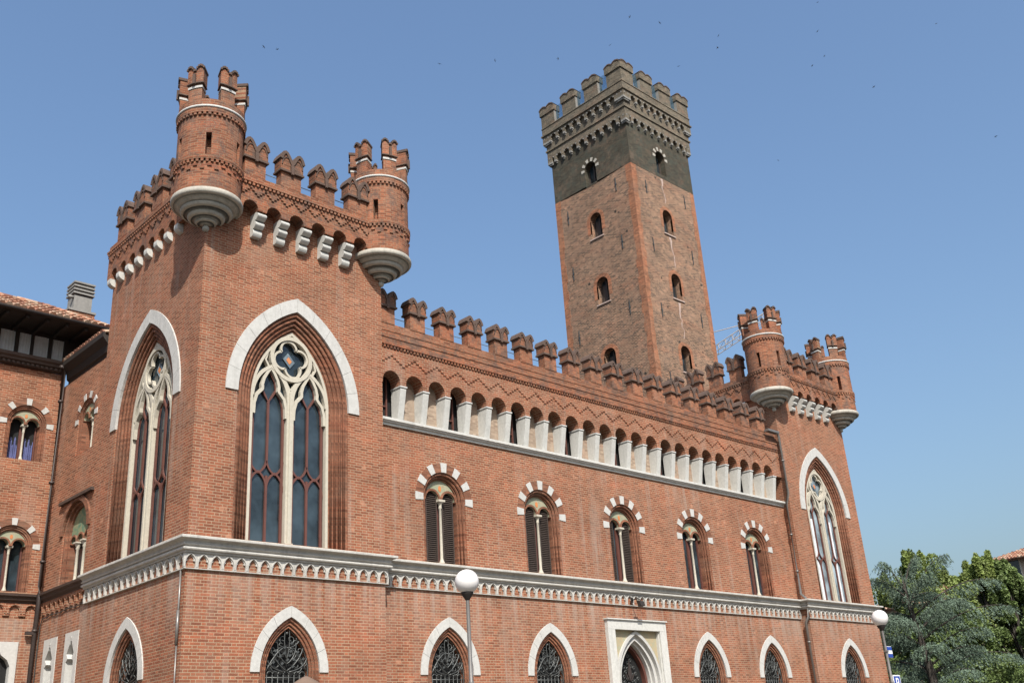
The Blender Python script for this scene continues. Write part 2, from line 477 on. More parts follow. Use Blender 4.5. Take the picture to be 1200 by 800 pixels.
def place(o, parent, loc, rot):
    if parent is not None:
        o.parent = parent
        if parent.type == 'EMPTY':
            loc = tuple(Vector(loc)-parent.location)
    o.location = loc
    o.rotation_euler = (0, 0, rot)

def sub(name, M, mats, parent):
    o = build(name, M, mats)
    o.parent = parent
    return o

def kids(o): return [c for c in COL.objects if c.parent is o]
def copy_part(o, loc, rot=0.0, parent=None):
    c = o.copy(); COL.objects.link(c)
    place(c, parent if parent is not None else o.parent, loc, rot)
    for ch in kids(o):
        d = ch.copy(); COL.objects.link(d); d.parent = c
    return c

def thing(name, label, cat, loc=(0, 0, 0), group=None):
    o = bpy.data.objects.new(name, None)
    o.empty_display_size = 0.5
    COL.objects.link(o)
    o.location = loc
    tag(o, label, cat, group)
    return o
def tag(o, label, cat, group=None):
    o['label'] = label; o['category'] = cat
    if group: o['group'] = group
    return o

# ------------------------------------------------------------------ 2D shapes
def pointed(wd, zs, c, z0, n=14, cx=0.0):
    """open loop from bottom left over the apex to bottom right; arcs centred at +-c"""
    r = wd+c
    h = math.sqrt(r*r-c*c)
    a1 = math.atan2(h, c)
    left = []
    for i in range(n+1):
        a = a1*i/n
        left.append((cx+c-r*math.cos(a), zs+r*math.sin(a)))
    right = [(2*cx-x, z) for x, z in left[-2::-1]]
    return [(cx-wd, z0)]+left+right+[(cx+wd, z0)]
def roundarch(wd, zs, z0, n=20, cx=0.0):
    pts = [(cx-wd*math.cos(pi*i/n), zs+wd*math.sin(pi*i/n)) for i in range(n+1)]
    return [(cx-wd, z0)]+pts+[(cx+wd, z0)]
def arc(cx, cz, r, a0, a1, n=16):
    return [(cx+r*math.cos(math.radians(a0+(a1-a0)*i/n)), cz+r*math.sin(math.radians(a0+(a1-a0)*i/n))) for i in range(n+1)]

MW = 0.32                 # plane of the main wall
LX0, LX1 = 0.0, 5.3       # left corner tower
RX0, RX1 = 25.02, 30.32   # right corner tower
TD = 5.3                  # depth of the corner towers
ROTL = -pi/2              # turns a front-facing part to face left (-X)
ROTR = pi/2

# ================================================================== GROUND
M = MB(); M.add([(-900,-900,0),(900,-900,0),(900,900,0),(-900,900,0)], [(0,1,2,3)])
g = build('ground', M, 'asphalt'); g['kind'] = 'structure'
M = MB(); M.box(-14, 33.5, -9.0, 8.4, -0.05, 0.13)
pv = build('pavement', M, 'paving'); pv['kind'] = 'structure'
M = MB(); M.box(-14, 33.5, -9.25, -9.0, -0.05, 0.14)
pk = build('kerb', M, 'grey'); pk['kind'] = 'structure'

# ================================================================== PALACE
palace = thing('palace', 'long red brick palace with white pointed arches and two turreted corner towers', 'palace', (15.16, 2.65, 0))

# ---- hole loops
BIGW, BIGZ, BIGC, BIGB = 1.575, 10.12, 1.08, 6.60
def big_loop(off=0.0, z0=BIGB, n=18): return pointed(BIGW-off, BIGZ, BIGC, z0, n)
LOWW, LOWZ, LOWC, LOWB = 0.78, 3.76, 0.54, 1.10
def low_loop(off=0.0, z0=LOWB, n=14): return pointed(LOWW-off, LOWZ, LOWC, z0, n)
BIFW, BIFZ, BIFB = 0.75, 8.34, 6.60
def bif_loop(off=0.0, z0=BIFB, w0=BIFW, zs=BIFZ, n=20): return roundarch(w0-off, zs, z0, n)
def shift(loop, dx, dz=0): return [(x+dx, z+dz) for x, z in loop]

AXES = [7.60, 11.38, 15.16, 18.93, 22.70]
LTA, RTA = 2.62, 27.71

# ---- walls
UY = 0.16   # plane of the upper gallery wall
LEDGE = 10.13
M = MB()
holes = [shift(bif_loop(), a) for a in AXES] + [shift(low_loop(), a) for a in AXES if abs(a-15.16) > 0.1]
portal_hole = [(13.80, 0.14), (13.80, 5.36), (16.52, 5.36), (16.52, 0.14)]
M.prism([[(LX1-0.3, 0.0), (RX0+0.3, 0.0), (RX0+0.3, LEDGE), (LX1-0.3, LEDGE)]]+holes+[portal_hole], MW, MW+0.45)
build('wall', M, 'brick', palace)
M = MB()
M.box(LX1-0.2, RX0+0.2, 5.0, 5.3, 0, 12.4)
build('wall', M, 'brick', palace)
M = MB(); M.box(LX1-0.2, RX0+0.2, 0.65, 5.0, 12.2, 12.42)
build('roof', M, 'grey', palace)

def tower_walls(x0, x1, axis, left_windows):
    M = MB()
    hl = [shift(big_loop(), axis), shift(low_loop(), axis)]
    M.prism([[(x0, 0), (x1, 0), (x1, 15.1), (x0, 15.1)]]+hl, 0.0, 0.45)
    M.xf = lambda u, d, z: (x0+d, -u, z)
    loops = [[(-TD, 0), (-0.45, 0), (-0.45, 15.1), (-TD, 15.1)]]
    if left_windows: loops += [shift(big_loop(), -2.68), shift(low_loop(), -2.68)]
    M.prism(loops, 0.0, 0.45)
    M.xf = None
    M.box(x1-0.45, x1, 0.45, TD, 0, 15.1)
    M.box(x0+0.45, x1-0.45, TD-0.45, TD, 0, 15.1)
    o = build('tower_wall', M, 'brick', palace)
    M = MB(); M.box(x0+0.05, x1-0.05, 0.05, TD-0.05, 15.1, 15.22)
    sub('roof', M, 'grey', o)
    return o
tower_walls(LX0, LX1, LTA, True)
tower_walls(RX0, RX1, RTA, False)

# ---- stone cornice at first floor, with blind arches under it
PLAN = [(LX0, 5.22), (LX0, 0), (LX1, 0), (LX1, MW), (RX0, MW), (RX0, 0), (RX1, 0), (RX1, TD)]
PLAN_L = [(-0.0, 0)]
M = MB()
prof = [(-0.05, 6.20), (0.075, 6.20), (0.075, 6.24), (0.13, 6.25), (0.14, 6.275), (0.13, 6.30), (0.095, 6.31), (0.095, 6.335), (0.135, 6.345), (0.145, 6.37), (0.115, 6.385), (0.12, 6.42), (0.155, 6.455), (0.235, 6.475), (0.24, 6.485), (0.24, 6.525), (0.23, 6.535), (-0.05, 6.575)]
M.run(prof[::-1], PLAN)
build('cornice', M, 'grey', palace)

def frieze(u0, u1, name='frieze', mat='grey', pitch=0.305, z0=5.87, z1=6.20, parent=None, loc=(0, 0, 0), rot=0.0, kind='pointed', dp=0.035, rim=0.06):
    n = max(1, round((u1-u0)/pitch)); pt = (u1-u0)/n
    M = MB()
    poly = [(u0, z1)]
    rims = []
    for i in range(n):
        cx = u0+pt*(i+0.5)
        if kind == 'pointed':
            hw = pt*0.395
            nt_ = [(cx-hw, z0), (cx-hw, z0+0.115), (cx-hw*0.90, z0+0.145), (cx-hw*0.62, z0+0.15), (cx-hw*0.64, z0+0.19), (cx-hw*0.42, z0+0.24), (cx, z0+0.285)]
            nt_ = nt_+[(2*cx-x, z) for x, z in nt_[-2::-1]]
            out = pointed(pt*0.45, z0+0.10, pt*0.30, z0+0.02, 5, cx)
        else:
            nt_ = roundarch(pt*0.30, z0+(z1-z0)*0.42, z0, 8, cx)
            out = roundarch(pt*0.40, z0+(z1-z0)*0.42, z0+(z1-z0)*0.2, 8, cx)
        poly += [(nt_[0][0], z0)] if False else []
        poly += nt_
        rims.append(out)
    # outline: along the bottom with notches, then back along the top
    first = [(u0, z0)]
    body = first+poly[1:]+[(u1, z0), (u1, z1), (u0, z1)]
    M.prism(body, -dp, 0.0)
    for r_ in rims: M.ribbon(r_, pt*0.085, -rim, -dp+0.002)
    if kind == 'pointed':
        M.box(u0, u1, -0.058, 0.0, z0-0.018, z0-0.002)
        for i in range(n+1): M.box(max(u0, u0+pt*(i-0.13)), min(u1, u0+pt*(i+0.13)), -0.052, -0.002, z0-0.0015, z0+0.03)
    return build(name, M, mat, parent, loc, rot)
frieze(LX0-0.07, LX1+0.07, parent=palace)
frieze(-5.2, -0.002, parent=palace, rot=ROTL)
frieze(LX1+0.075, RX0-0.075, parent=palace, loc=(0, MW, 0))
frieze(RX0-0.07, RX1+0.07, parent=palace)
frieze(0.0, 5.3, parent=palace, loc=(RX1, 0, 0), rot=ROTR)

# ---- big tower windows
def stone_ring(M, loop_o, loop_i, d0, d1, nseg, gap=0.007):
    """voussoirs with fine open joints"""
    n = len(loop_o)-1
    cuts = [round(n*i/nseg) for i in range(nseg+1)]
    for a, b in zip(cuts[:-1], cuts[1:]):
        A = loop_o[a:b+1]; B = loop_i[a:b+1]
        def trim(Lp):
            Lp = list(Lp)
            for e, o in ((0, 1), (-1, -2)):
                p, q = Lp[e], Lp[o]
                l = math.hypot(q[0]-p[0], q[1]-p[1]) or 1
                k = min(0.4, gap/2/l)
                Lp[e] = (p[0]+(q[0]-p[0])*k, p[1]+(q[1]-p[1])*k)
            return Lp
        M.ring(trim(A), trim(B), d0, d1)

def big_window():
    M = MB()
    # stepped brick orders
    steps = [(0.0, 0.10, 0.03), (0.10, 0.19, 0.075), (0.19, 0.29, 0.12), (0.29, 0.39, 0.165), (0.39, 0.46, 0.20)]
    for a, b, d in steps: M.ring(big_loop(a), big_loop(b), d, 0.45)
    for a, d, r in ((0.10, 0.05, 0.035), (0.20, 0.095, 0.04), (0.30, 0.14, 0.035), (0.395, 0.185, 0.03)):
        M.tube([(x, d, z) for x, z in big_loop(a)], r, 8)
    win = build('window', M, 'terracotta', palace, (LTA, 0, 0))
    # white hood
    M = MB()
    ho = pointed(1.90, 10.10, 1.10, 10.09, 18)[1:-1]; hi = pointed(1.572, 10.10, 1.08, 10.09, 18)[1:-1]
    stone_ring(M, ho, hi, -0.035, 0.028, 12)
    sub('hood_mould', M, 'white', win)
    # cream tracery
    M = MB()
    d0, d1 = 0.205, 0.33
    fo = big_loop(0.455); fi = big_loop(0.535)
    M.ring(fo, fi, d0, d1)
    M.ring(big_loop(0.40), big_loop(0.46), d0+0.02, 0.3)
    M.box(-0.095, 0.095, d0, d1, BIGB, 10.45)
    M.box(-0.035, 0.035, d0-0.03, d0, BIGB, 10.4)
    for sx in (-1, 1):
        cx = sx*0.555
        M.ribbon(pointed(0.50, 10.18, 0.42, 9.9, 10, cx)[1:-1], 0.085, d0+0.004, d1)
        cus = [(cx-0.45, 9.72), (cx-0.44, 9.98), (cx-0.38, 10.20), (cx-0.24, 10.36), (cx-0.225, 10.38), (cx-0.23, 10.50), (cx-0.19, 10.66), (cx-0.10, 10.83), (cx, 10.95)]
        cus = cus+[(2*cx-x, z) for x, z in cus[-2::-1]]
        M.ribbon(cus, 0.075, d0+0.012, d1-0.005)
    M.ribbon(arc(0, 11.30, 0.555, 0, 360, 40)[:-1], 0.10, d0-0.01, d1, True)
    for k in range(4):
        a = 90*k+14
        qx, qz = 0.255*math.cos(math.radians(a)), 11.30+0.255*math.sin(math.radians(a))
        M.ribbon(arc(qx, qz, 0.225, a-99, a+99, 18), 0.055, d0+0.02, d1-0.02)
    M.ribbon([(0, 10.42), (-0.14, 10.66), (-0.26, 10.86)], 0.06, d0+0.006, d1)
    M.ribbon([(0, 10.42), (0.14, 10.66), (0.26, 10.86)], 0.06, d0+0.006, d1)
    for sx in (-1, 1):
        M.ribbon([(sx*0.62, 10.98), (sx*0.72, 11.15), (sx*0.66, 11.35)], 0.05, d0+0.01, d1)
    M.box(-0.11, 0.11, 0.16, d0, BIGB, BIGB+0.06)
    sub('tracery', M, 'cream', win)
    # red wooden frames
    M = MB()
    d0, d1 = 0.30, 0.345
    for sx in (-1, 1):
        cx = sx*0.56
        hw = 0.45
        M.box(cx-hw, cx-hw+0.065, d0, d1, BIGB, 9.95); M.box(cx+hw-0.065, cx+hw, d0, d1, BIGB, 9.95)
        M.box(cx-0.03, cx+0.03, d0, d1, BIGB, 8.25)
        M.box(cx-0.028, cx+0.028, d0, d1, 8.6, 10.12)
        M.ribbon([(cx-0.40, 9.75), (cx-0.39, 10.0), (cx-0.33, 10.22), (cx-0.20, 10.40)], 0.045, d0+0.002, d1)
        M.ribbon([(cx+0.40, 9.75), (cx+0.39, 10.0), (cx+0.33, 10.22), (cx+0.20, 10.40)], 0.045, d0+0.002, d1)
        M.ribbon([(cx-0.20, 10.42), (cx-0.10, 10.26), (cx, 10.10), (cx+0.10, 10.26), (cx+0.20, 10.42)], 0.05, d0+0.004, d1)
        M.ribbon([(cx-0.20, 10.40), (cx-0.17, 10.62), (cx, 10.90), (cx+0.17, 10.62), (cx+0.20, 10.40)], 0.04, d0+0.005, d1)
        for q in (-1, 1):
            c2 = cx+q*hw*0.5
            M.ribbon(pointed(hw*0.5-0.005, 7.95, 0.22, 7.9, 6, c2), 0.05, d0+0.003, d1)
            dv = [(x, 2*8.62-z) for x, z in pointed(hw*0.5-0.005, 8.62-0.02, 0.16, 8.62, 6, c2)]
            M.ribbon(dv, 0.045, d0+0.006, d1)
    sub('frame', M, 'redwood', win)
    M = MB()
    M.prism(big_loop(0.44)[::-1], 0.36, 0.40)
    sub('pane', M, 'glass', win)
    # coloured diamond in the quatrefoil
    M = MB()
    M.prism([(-0.17, 11.32), (0.03, 11.10), (0.17, 11.28), (-0.03, 11.50)], 0.325, 0.357)
    M.mat = 1
    M.prism([(-0.08, 11.31), (0.015, 11.20), (0.08, 11.29), (-0.015, 11.40)], 0.318, 0.324)
    sub('diamond_pane', M, ['glass_pale', 'orange'], win)
    return win
bw = big_window()
bw_side = copy_part(bw, (0, 2.68, 0), ROTL)
bw_r = copy_part(bw, (RTA, 0, 0), 0.0)
# pale curtains hang inside the right tower's window
M = MB()
for cx, wd in ((-0.66, 0.2), (0.75, 0.14)):
    pts = []
    for i in range(13):
        pts.append((cx-wd/2+wd*i/12, 0.352+0.006*math.sin(i*1.7)))
    for (xa, ya), (xb, yb) in zip(pts[:-1], pts[1:]):
        M.add([(xa, ya, BIGB), (xb, yb, BIGB), (xb, yb, 9.9), (xa, ya, 9.9)], [(0, 1, 2, 3)])
sub('curtain', M, 'curtain', bw_r)
for c_ in kids(bw_r):
    if c_.name.startswith('pane'):
        c_.data = c_.data.copy(); c_.data.materials.clear(); c_.data.materials.append(MT['glass_pale'])  # sky reflection put into the panes as a paler base colour

# ---- low pointed windows with wrought iron
def low_window():
    M = MB()
    for a, b, d in ((0.0, 0.065, 0.025), (0.065, 0.13, 0.06), (0.13, 0.205, 0.10)):
        M.ring(low_loop(a), low_loop(b), d, 0.45)
    for a, d, r in ((0.068, 0.04, 0.026), (0.135, 0.08, 0.026), (0.20, 0.105, 0.02)):
        M.tube([(x, d, z) for x, z in low_loop(a)], r, 8)
    win = build('pointed_window', M, 'terracotta', palace, (LTA, 0, 0))
    M = MB()
    stone_ring(M, pointed(1.005, 3.755, 0.54, 3.75, 14)[1:-1], pointed(0.777, 3.755, 0.54, 3.75, 14)[1:-1], -0.03, 0.022, 8)
    sub('hood_mould', M, 'white', win)
    M = MB(); M.prism(low_loop(0.19)[::-1], 0.30, 0.34)
    M.mat = 1
    M.box(-0.50, -0.03, 0.285, 0.299, LOWB, 3.55); M.box(0.03, 0.50, 0.285, 0.299, LOWB, 3.55)
    sub('pane', M, ['black', 'darkwood'], win)
    # grille
    M = MB()
    y = 0.16
    M.tube([(x, y, z) for x, z in low_loop(0.215)], 0.016, 6)
    for k in range(8):
        x = -0.49+0.14*k
        M.tube([(x, y, LOWB), (x, y, 3.72)], 0.012, 6)
        if k < 7: M.tube([(px, y-0.004, pz) for px, pz in arc(x+0.07, 3.72, 0.07, 180, 0, 8)], 0.010, 5)
    M.tube([(-0.57, y+0.02, 3.66), (0.57, y+0.02, 3.66)], 0.014, 6)
    def spiral(cx, cz, r, a0, turns, sgn):
        pts = []
        for i in range(22):
            t_ = i/21
            a = a0+sgn*turns*2*pi*t_
            rr = r*(1-0.85*t_)
            pts.append((cx+rr*math.cos(a), y-0.012+0.02*t_, cz+rr*math.sin(a)))
        M.tube(pts, [0.013*(1-0.4*i/21) for i in range(22)], 5)
    for sx in (-1, 1):
        for (cx, cz, r, a0, tn) in ((0.28, 3.93, 0.16, -pi/2, 1.3), (0.14, 4.20, 0.14, -pi/2, 1.4), (0.34, 4.24, 0.11, pi, 1.2), (0.10, 4.48, 0.10, -pi/2, 1.2), (0.47, 3.98, 0.09, pi, 1.1), (0.22, 4.40, 0.08, 0, 1.2)):
            spiral(sx*cx, cz, r, a0 if sx > 0 else pi-a0, tn, sx)
        for (p0, p1, p2) in (((0.0, 3.80), (0.35, 4.0), (0.44, 4.36)), ((0.0, 3.95), (0.28, 4.1), (0.24, 4.56)), ((0.06, 3.78), (0.5, 3.85), (0.53, 4.12)), ((0.0, 4.05), (0.1, 4.35), (0.05, 4.72)), ((0.52, 3.8), (0.3, 4.2), (0.08, 4.3)), ((0.0, 4.3), (0.2, 4.3), (0.33, 4.47))):
            M.tube([(sx*((1-t_)**2*p0[0]+2*t_*(1-t_)*p1[0]+t_*t_*p2[0]), y-0.02, (1-t_)**2*p0[1]+2*t_*(1-t_)*p1[1]+t_*t_*p2[1]) for t_ in [i/10 for i in range(11)]], 0.012, 5)
    for k in range(14):
        a = k*2.4
        rr = 0.07+0.028*k
        lx, lz = max(-0.42, min(0.42, rr*math.cos(a))), 4.12+rr*0.75*math.sin(a)
        if abs(lx) > 0.58*(1-(max(lz, 3.76)-3.76)/1.1): lx *= 0.5
        M.prism([(lx-0.045, lz), (lx, lz-0.022), (lx+0.045, lz+0.02), (lx+0.005, lz+0.05)], y-0.04, y-0.03)
    M.sphere((0, y, 4.62), 0.035, 10)
    sub('grille', M, 'iron', win)
    return win
lw = low_window()
copy_part(lw, (0, 2.68, 0), ROTL)
for a in AXES:
    if abs(a-15.16) > 0.1: copy_part(lw, (a, MW, 0))
copy_part(lw, (RTA-0.08, 0, 0)).location.x += 0.08

# ---- two-light windows
def bifora(parent, loc, rot, w0=BIFW, zs=BIFZ, z0=BIFB, fill='shutter', vous=0.27, brickm='terracotta', lun='lunette', nv=7, ds=1.0):
    s = w0/0.75
    M = MB()
    lp = lambda off: roundarch(w0-off*s, zs, z0)
    for a, b, d in ((0.0, 0.07, 0.03), (0.07, 0.135, 0.09*ds), (0.135, 0.19, 0.15*ds)):
        M.ring(lp(a), lp(b), d, 0.42)
    M.tube([(x, 0.06, z) for x, z in lp(0.07)], 0.022*s, 6)
    M.tube([(x, 0.12, z) for x, z in lp(0.135)], 0.022*s, 6)
    hw = (0.75-0.19)*s           # half width of the inner opening
    lr = hw*0.40                 # radius of each light
    zl = zs+0.02*s               # springing of the lights
    # small brick arches over the lights
    for q in (-1, 1):
        cx = q*hw*0.52
        M.ribbon(roundarch(lr+0.035*s, zl, zl-0.02, 12, cx), 0.06*s, 0.155*ds, 0.30)
    win = build('two_light_window', M, brickm, parent, loc, rot)
    # alternating voussoirs, one continuous arch of white and brick blocks
    M = MB()
    for k in range(nv):
        c = 180.0*k/(nv-1)
        M.mat = 0
        r0, r1 = w0+0.003, w0+vous*s
        M.prism(arc(0, zs, r0, c-6.6, c+6.6, 3)+arc(0, zs, r1, c+6.3, c-6.3, 3), -0.02, 0.02)
        if k < nv-1:
            M.mat = 1
            stp = 180.0/(nv-1)
            M.prism(arc(0, zs, r0, c+6.6, c+stp-6.6, 4)+arc(0, zs, r1-0.02, c+stp-6.4, c+6.4, 4), -0.005, 0.02)
    sub('voussoir_arch', M, ['white', 'terracotta'], win)
    # lunette plate with the two light heads cut out
    out = roundarch(hw+0.01, zs, zl-0.001, 20)
    top = out[1:-1]
    pl = list(top)
    x1 = hw*0.52
    for q in (1, -1):
        cx = q*x1
        pl += [(cx+lr*math.cos(pi*i/12), zl+lr*math.sin(pi*i/12)) for i in range(13)]
    M = MB(); M.prism(pl, 0.19*ds, 0.26)
    L_ = sub('lunette', M, lun, win)
    M = MB()
    ec = zs+hw*0.60
    M.prism([(0.055*s*math.cos(2*pi*i/10), ec+0.085*s*math.sin(2*pi*i/10)) for i in range(10)], 0.19*ds-0.008, 0.19*ds-0.001)
    if lun == 'lunette': sub('emblem', M, 'orange', win)
    # column
    M = MB()
    ct = zl
    M.lathe([(0.001, z0), (0.085*s, z0), (0.085*s, z0+0.05), (0.06*s, z0+0.09), (0.05*s, z0+0.13), (0.042*s, z0+0.16), (0.038*s, ct-0.24), (0.055*s, ct-0.215), (0.042*s, ct-0.19), (0.06*s, ct-0.11), (0.10*s, ct-0.06)], 14, 0, 0.20)
    M.box(-0.11*s, 0.11*s, 0.20-0.10*s, 0.20+0.10*s, ct-0.06, ct-0.003)
    sub('column', M, 'cream', win)
    # behind
    M = MB(); M.box(-hw-0.03, hw+0.03, 0.36, 0.40, z0, zs+hw*0.9)
    sub('pane', M, 'glass' if fill != 'curtain' else 'black', win)
    # frame
    M = MB()
    for q in (-1, 1):
        cx = q*hw*0.52
        M.box(cx-lr-0.01, cx-lr+0.035*s, 0.30, 0.355, z0, zl); M.box(cx+lr-0.035*s, cx+lr+0.01, 0.30, 0.355, z0, zl)
    M.box(-0.06*s, 0.06*s, 0.30, 0.355, z0, zl)
    sub('frame', M, 'redwood', win)
    if fill in ('shutter', 'shutter_open'):
        for q in (-1, 1):
            if fill == 'shutter_open' and q == -1: wd0, wd1 = -hw*0.52-lr, -hw*0.52-lr*0.1
            else: wd0, wd1 = q*hw*0.52-lr+0.03, q*hw*0.52+lr-0.03
            M = MB()
            M.box(wd0, wd1, 0.27, 0.285, z0+0.02, zl+lr*0.8)
            nsl = int((zl+lr*0.8-z0)/0.055)
            for i in range(nsl):
                z = z0+0.03+i*0.055
                M.add([(wd0, 0.225, z), (wd1, 0.225, z), (wd1, 0.268, z+0.045), (wd0, 0.268, z+0.045)], [(0, 1, 2, 3)])
            M.box(wd0, wd0+0.025, 0.222, 0.27, z0+0.02, zl+lr*0.8); M.box(wd1-0.025, wd1, 0.222, 0.27, z0+0.02, zl+lr*0.8)
            sub('shutter', M, 'shutter', win)
    if fill == 'curtain':
        for q in (-1, 1):
            M = MB(); cx = q*hw*0.52
            pts = [(cx-lr*0.75+lr*1.5*i/16, 0.33+0.015*math.sin(i*1.9)) for i in range(17)]
            for i, ((xa, ya), (xb, yb)) in enumerate(zip(pts[:-1], pts[1:])):
                h1 = z0+(zl-z0)*(0.55+0.12*math.sin(i*0.8+q))
                M.add([(xa, ya, z0), (xb, yb, z0), (xb, yb, h1), (xa, ya, h1)], [(0, 1, 2, 3)])
            sub('curtain', M, 'curtain_blue', win)
    return win
b1 = bifora(palace, (AXES[0], MW, 0), 0)
copy_part(b1, (AXES[1], MW, 0))
bifora(palace, (AXES[2], MW, 0), 0, fill='shutter_open')
b4 = bifora(palace, (AXES[3], MW, 0), 0, fill='glass')
copy_part(b4, (AXES[4], MW, 0))

# ---- portal
M = MB()
cx = 15.16
M.box(13.76, 14.08, 0.20, 0.42, 0.14, 5.11); M.box(16.24, 16.56, 0.20, 0.42, 0.14, 5.11)
M.box(13.76, 16.56, 0.197, 0.42, 5.112, 5.39)
M.box(14.08, 14.12, 0.26, 0.44, 0.14, 5.11); M.box(16.20, 16.24, 0.26, 0.44, 0.14, 5.11)
M.box(13.72, 16.60, 0.15, 0.34, 5.392, 5.43)
portal = build('portal', M, 'grey_light', palace)
M = MB()
def parch(off, z0=0.14): return pointed(1.0-off, 3.55, 0.62, z0, 16, cx)
M.prism([[(14.12, 0.14), (16.2, 0.14), (16.2, 5.11), (14.12, 5.11)]] if False else [[(14.12, 5.11), (14.12, 0.14)]+parch(0.0)+[(16.2, 0.14), (16.2, 5.11)]], 0.36, 0.42)
sub('mosaic_panel', M, 'panel', portal)
M = MB()
M.ring(parch(-0.06), parch(0.035), 0.30, 0.70)
M.ring(parch(0.035), parch(0.16), 0.42, 0.72)
M.ring(parch(0.16), parch(0.20), 0.38, 0.74)
M.ring(parch(0.20), parch(0.27), 0.50, 0.75)
sub('arch_mould', M, 'white', portal)
M = MB(); M.ring(parch(0.27), parch(0.36), 0.62, 0.78); M.box(cx-0.05, cx+0.05, 0.66, 0.76, 0.14, 3.4); M.box(cx-0.7, cx+0.7, 0.655, 0.765, 3.35, 3.45)
sub('door_frame', M, 'redwood', portal)
M = MB(); M.prism(parch(0.3)[::-1], 0.775, 0.82)
sub('door', M, 'black', portal)
M = MB()
for k in range(34):
    a = k*2.399; rr = 0.10*math.sqrt(k)
    lx, lz = cx+rr*0.85*math.cos(a), 3.95+rr*math.sin(a)
    if lz > 3.45 and abs(lx-cx) < 0.55*(1-(lz-3.45)/1.2):
        M.tube([(lx+0.07*math.cos(t_)*(1-t_/9), 0.72, lz+0.07*math.sin(t_)*(1-t_/9)) for t_ in [i*0.5 for i in range(14)]], 0.012, 5)
for k in range(9): M.tube([(cx-0.6+0.15*k, 0.72, 0.14), (cx-0.6+0.15*k, 0.72, 3.36)], 0.012, 5)
sub('grille', M, 'iron', portal)
M = MB()
M.prism([(cx, 3.65), (cx-0.09, 3.85), (cx-0.05, 4.05), (cx, 4.3), (cx+0.05, 4.05), (cx+0.09, 3.85)], 0.69, 0.71)
M.prism([(cx-0.12, 3.72), (cx-0.22, 3.9), (cx-0.13, 3.83), (cx-0.03, 3.66)], 0.69, 0.71); M.prism([(cx+0.12, 3.72), (cx+0.22, 3.9), (cx+0.13, 3.83), (cx+0.03, 3.66)], 0.69, 0.71)
sub('emblem', M, 'pipe_brown', portal)

# ---- gallery under the main battlement
M = MB()
lp_ = [(-0.15, LEDGE-0.001), (0.05, LEDGE), (0.05, LEDGE+0.06), (0.10, LEDGE+0.075), (0.10, LEDGE+0.10), (0.14, LEDGE+0.12), (0.14, LEDGE+0.19), (-0.6, LEDGE+0.20), (-0.6, LEDGE-0.001)]
M.run(lp_[::-1], [(LX1+0.001, MW), (RX0-0.001, MW)])
build('gallery_ledge', M, 'grey_light', palace)
PZ0, PZ1 = LEDGE+0.20, 11.24
PITCH, PW = 0.797, 0.20
PX = [5.242+PITCH*i for i in range(25)]
# bracket pier: vertical front low down, leaning out to the arch springing
M = MB()
prof2 = [(MW+0.0, PZ0), (MW+0.0, PZ0+0.05), (UY+0.005, PZ1-0.05), (UY+0.005, PZ1), (0.58, PZ1), (0.58, PZ0)]
M.prism(prof2, 0.0, PW, axis='x')
pier0 = build('gallery_pier', M, 'grey_light', palace, (PX[1], 0, 0))
M = MB()
M.box(-0.02, PW+0.02, UY-0.02, 0.58, PZ1+0.002, PZ1+0.045)
sub('pier_cap', M, 'white', pier0)
for x in PX[2:]: copy_part(pier0, (x, 0, 0))
# arched wall over the piers
GZ1 = 12.30
poly = [(LX1+0.002, GZ1), (LX1+0.002, PZ1+0.046), (PX[0]+PW, PZ1+0.046)]
for i in range(24):
    a, b = PX[i]+PW, PX[i+1]
    r = (b-a)/2; c = (a+b)/2
    poly += [(a, PZ1+0.12)]+[(c-r*math.cos(pi*k/12), PZ1+0.12+r*math.sin(pi*k/12)) for k in range(1, 12)]+[(b, PZ1+0.12), (b, PZ1+0.046)]
    if i < 23: poly += [(PX[i+1]+PW, PZ1+0.046)]
poly += [(RX0-0.002, PZ1+0.046), (RX0-0.002, GZ1)]
M = MB(); M.prism(poly, UY, 0.60)
build('gallery_wall', M, 'brick', palace)
for i in range(24):
    if i % 3 != 0:
        M = MB(); M.box(PX[i]+PW+0.002, PX[i+1]-0.002, 0.57, 0.64, PZ0+0.001, PZ1+0.6)
        build('niche_panel', M, 'niche', palace)
M = MB(); M.box(LX1, RX0, 0.70, 0.8, PZ0-0.3, GZ1)
build('gallery_backing', M, 'black', palace)
for i in range(0, 24, 3):
    a, b = PX[i]+PW, PX[i+1]
    M = MB()
    M.box(a+0.001, a+0.04, 0.64, 0.69, PZ0, PZ1+0.5); M.box(b-0.14, b-0.10, 0.64, 0.69, PZ0, PZ1+0.5)
    M.box(a+0.04, b-0.14, 0.645, 0.685, PZ0+0.45, PZ0+0.48)
    build('gallery_window_frame', M, 'redwood', palace)
# zigzag: the upper courses stand proud along a stepped line
def zigzag(u0, u1, pitch, zt, zb, ztop, d, phase, steps=4, par=palace, loc=(0, 0, 0), rot=0.0, mat='brick_up'):
    M = MB()
    pts = []
    hs = pitch/2/steps
    u = phase
    prev = None
    n = int((u1-u0)/hs)+2
    poly = [(u0, ztop)]
    for i in range(n):
        a = u0+i*hs; b = min(u1, a+hs)
        if a >= u1-1e-4: break
        ph = (((a+b)/2-phase) % pitch)/pitch
        tri = 1-abs(2*ph-1)                  # 0 at phase, 1 in the middle
        lev = round(tri*steps)/steps
        z = zt+(zb-zt)*lev
        poly += [(a, z), (b, z)]
    poly += [(u1, ztop)]
    clean = [poly[0]]
    for p in poly[1:]:
        if math.hypot(p[0]-clean[-1][0], p[1]-clean[-1][1]) > 1e-5: clean.append(p)
    M.prism(clean, -d, 0.0)
    return build('zigzag_course', M, mat, par, loc, rot)
zigzag(LX1+0.003, RX0-0.003, PITCH, 12.10, 11.84, 12.295, 0.024, PX[0]+PW+(PITCH-PW)/2, 4, palace, (0, UY, 0), 0, 'brick')
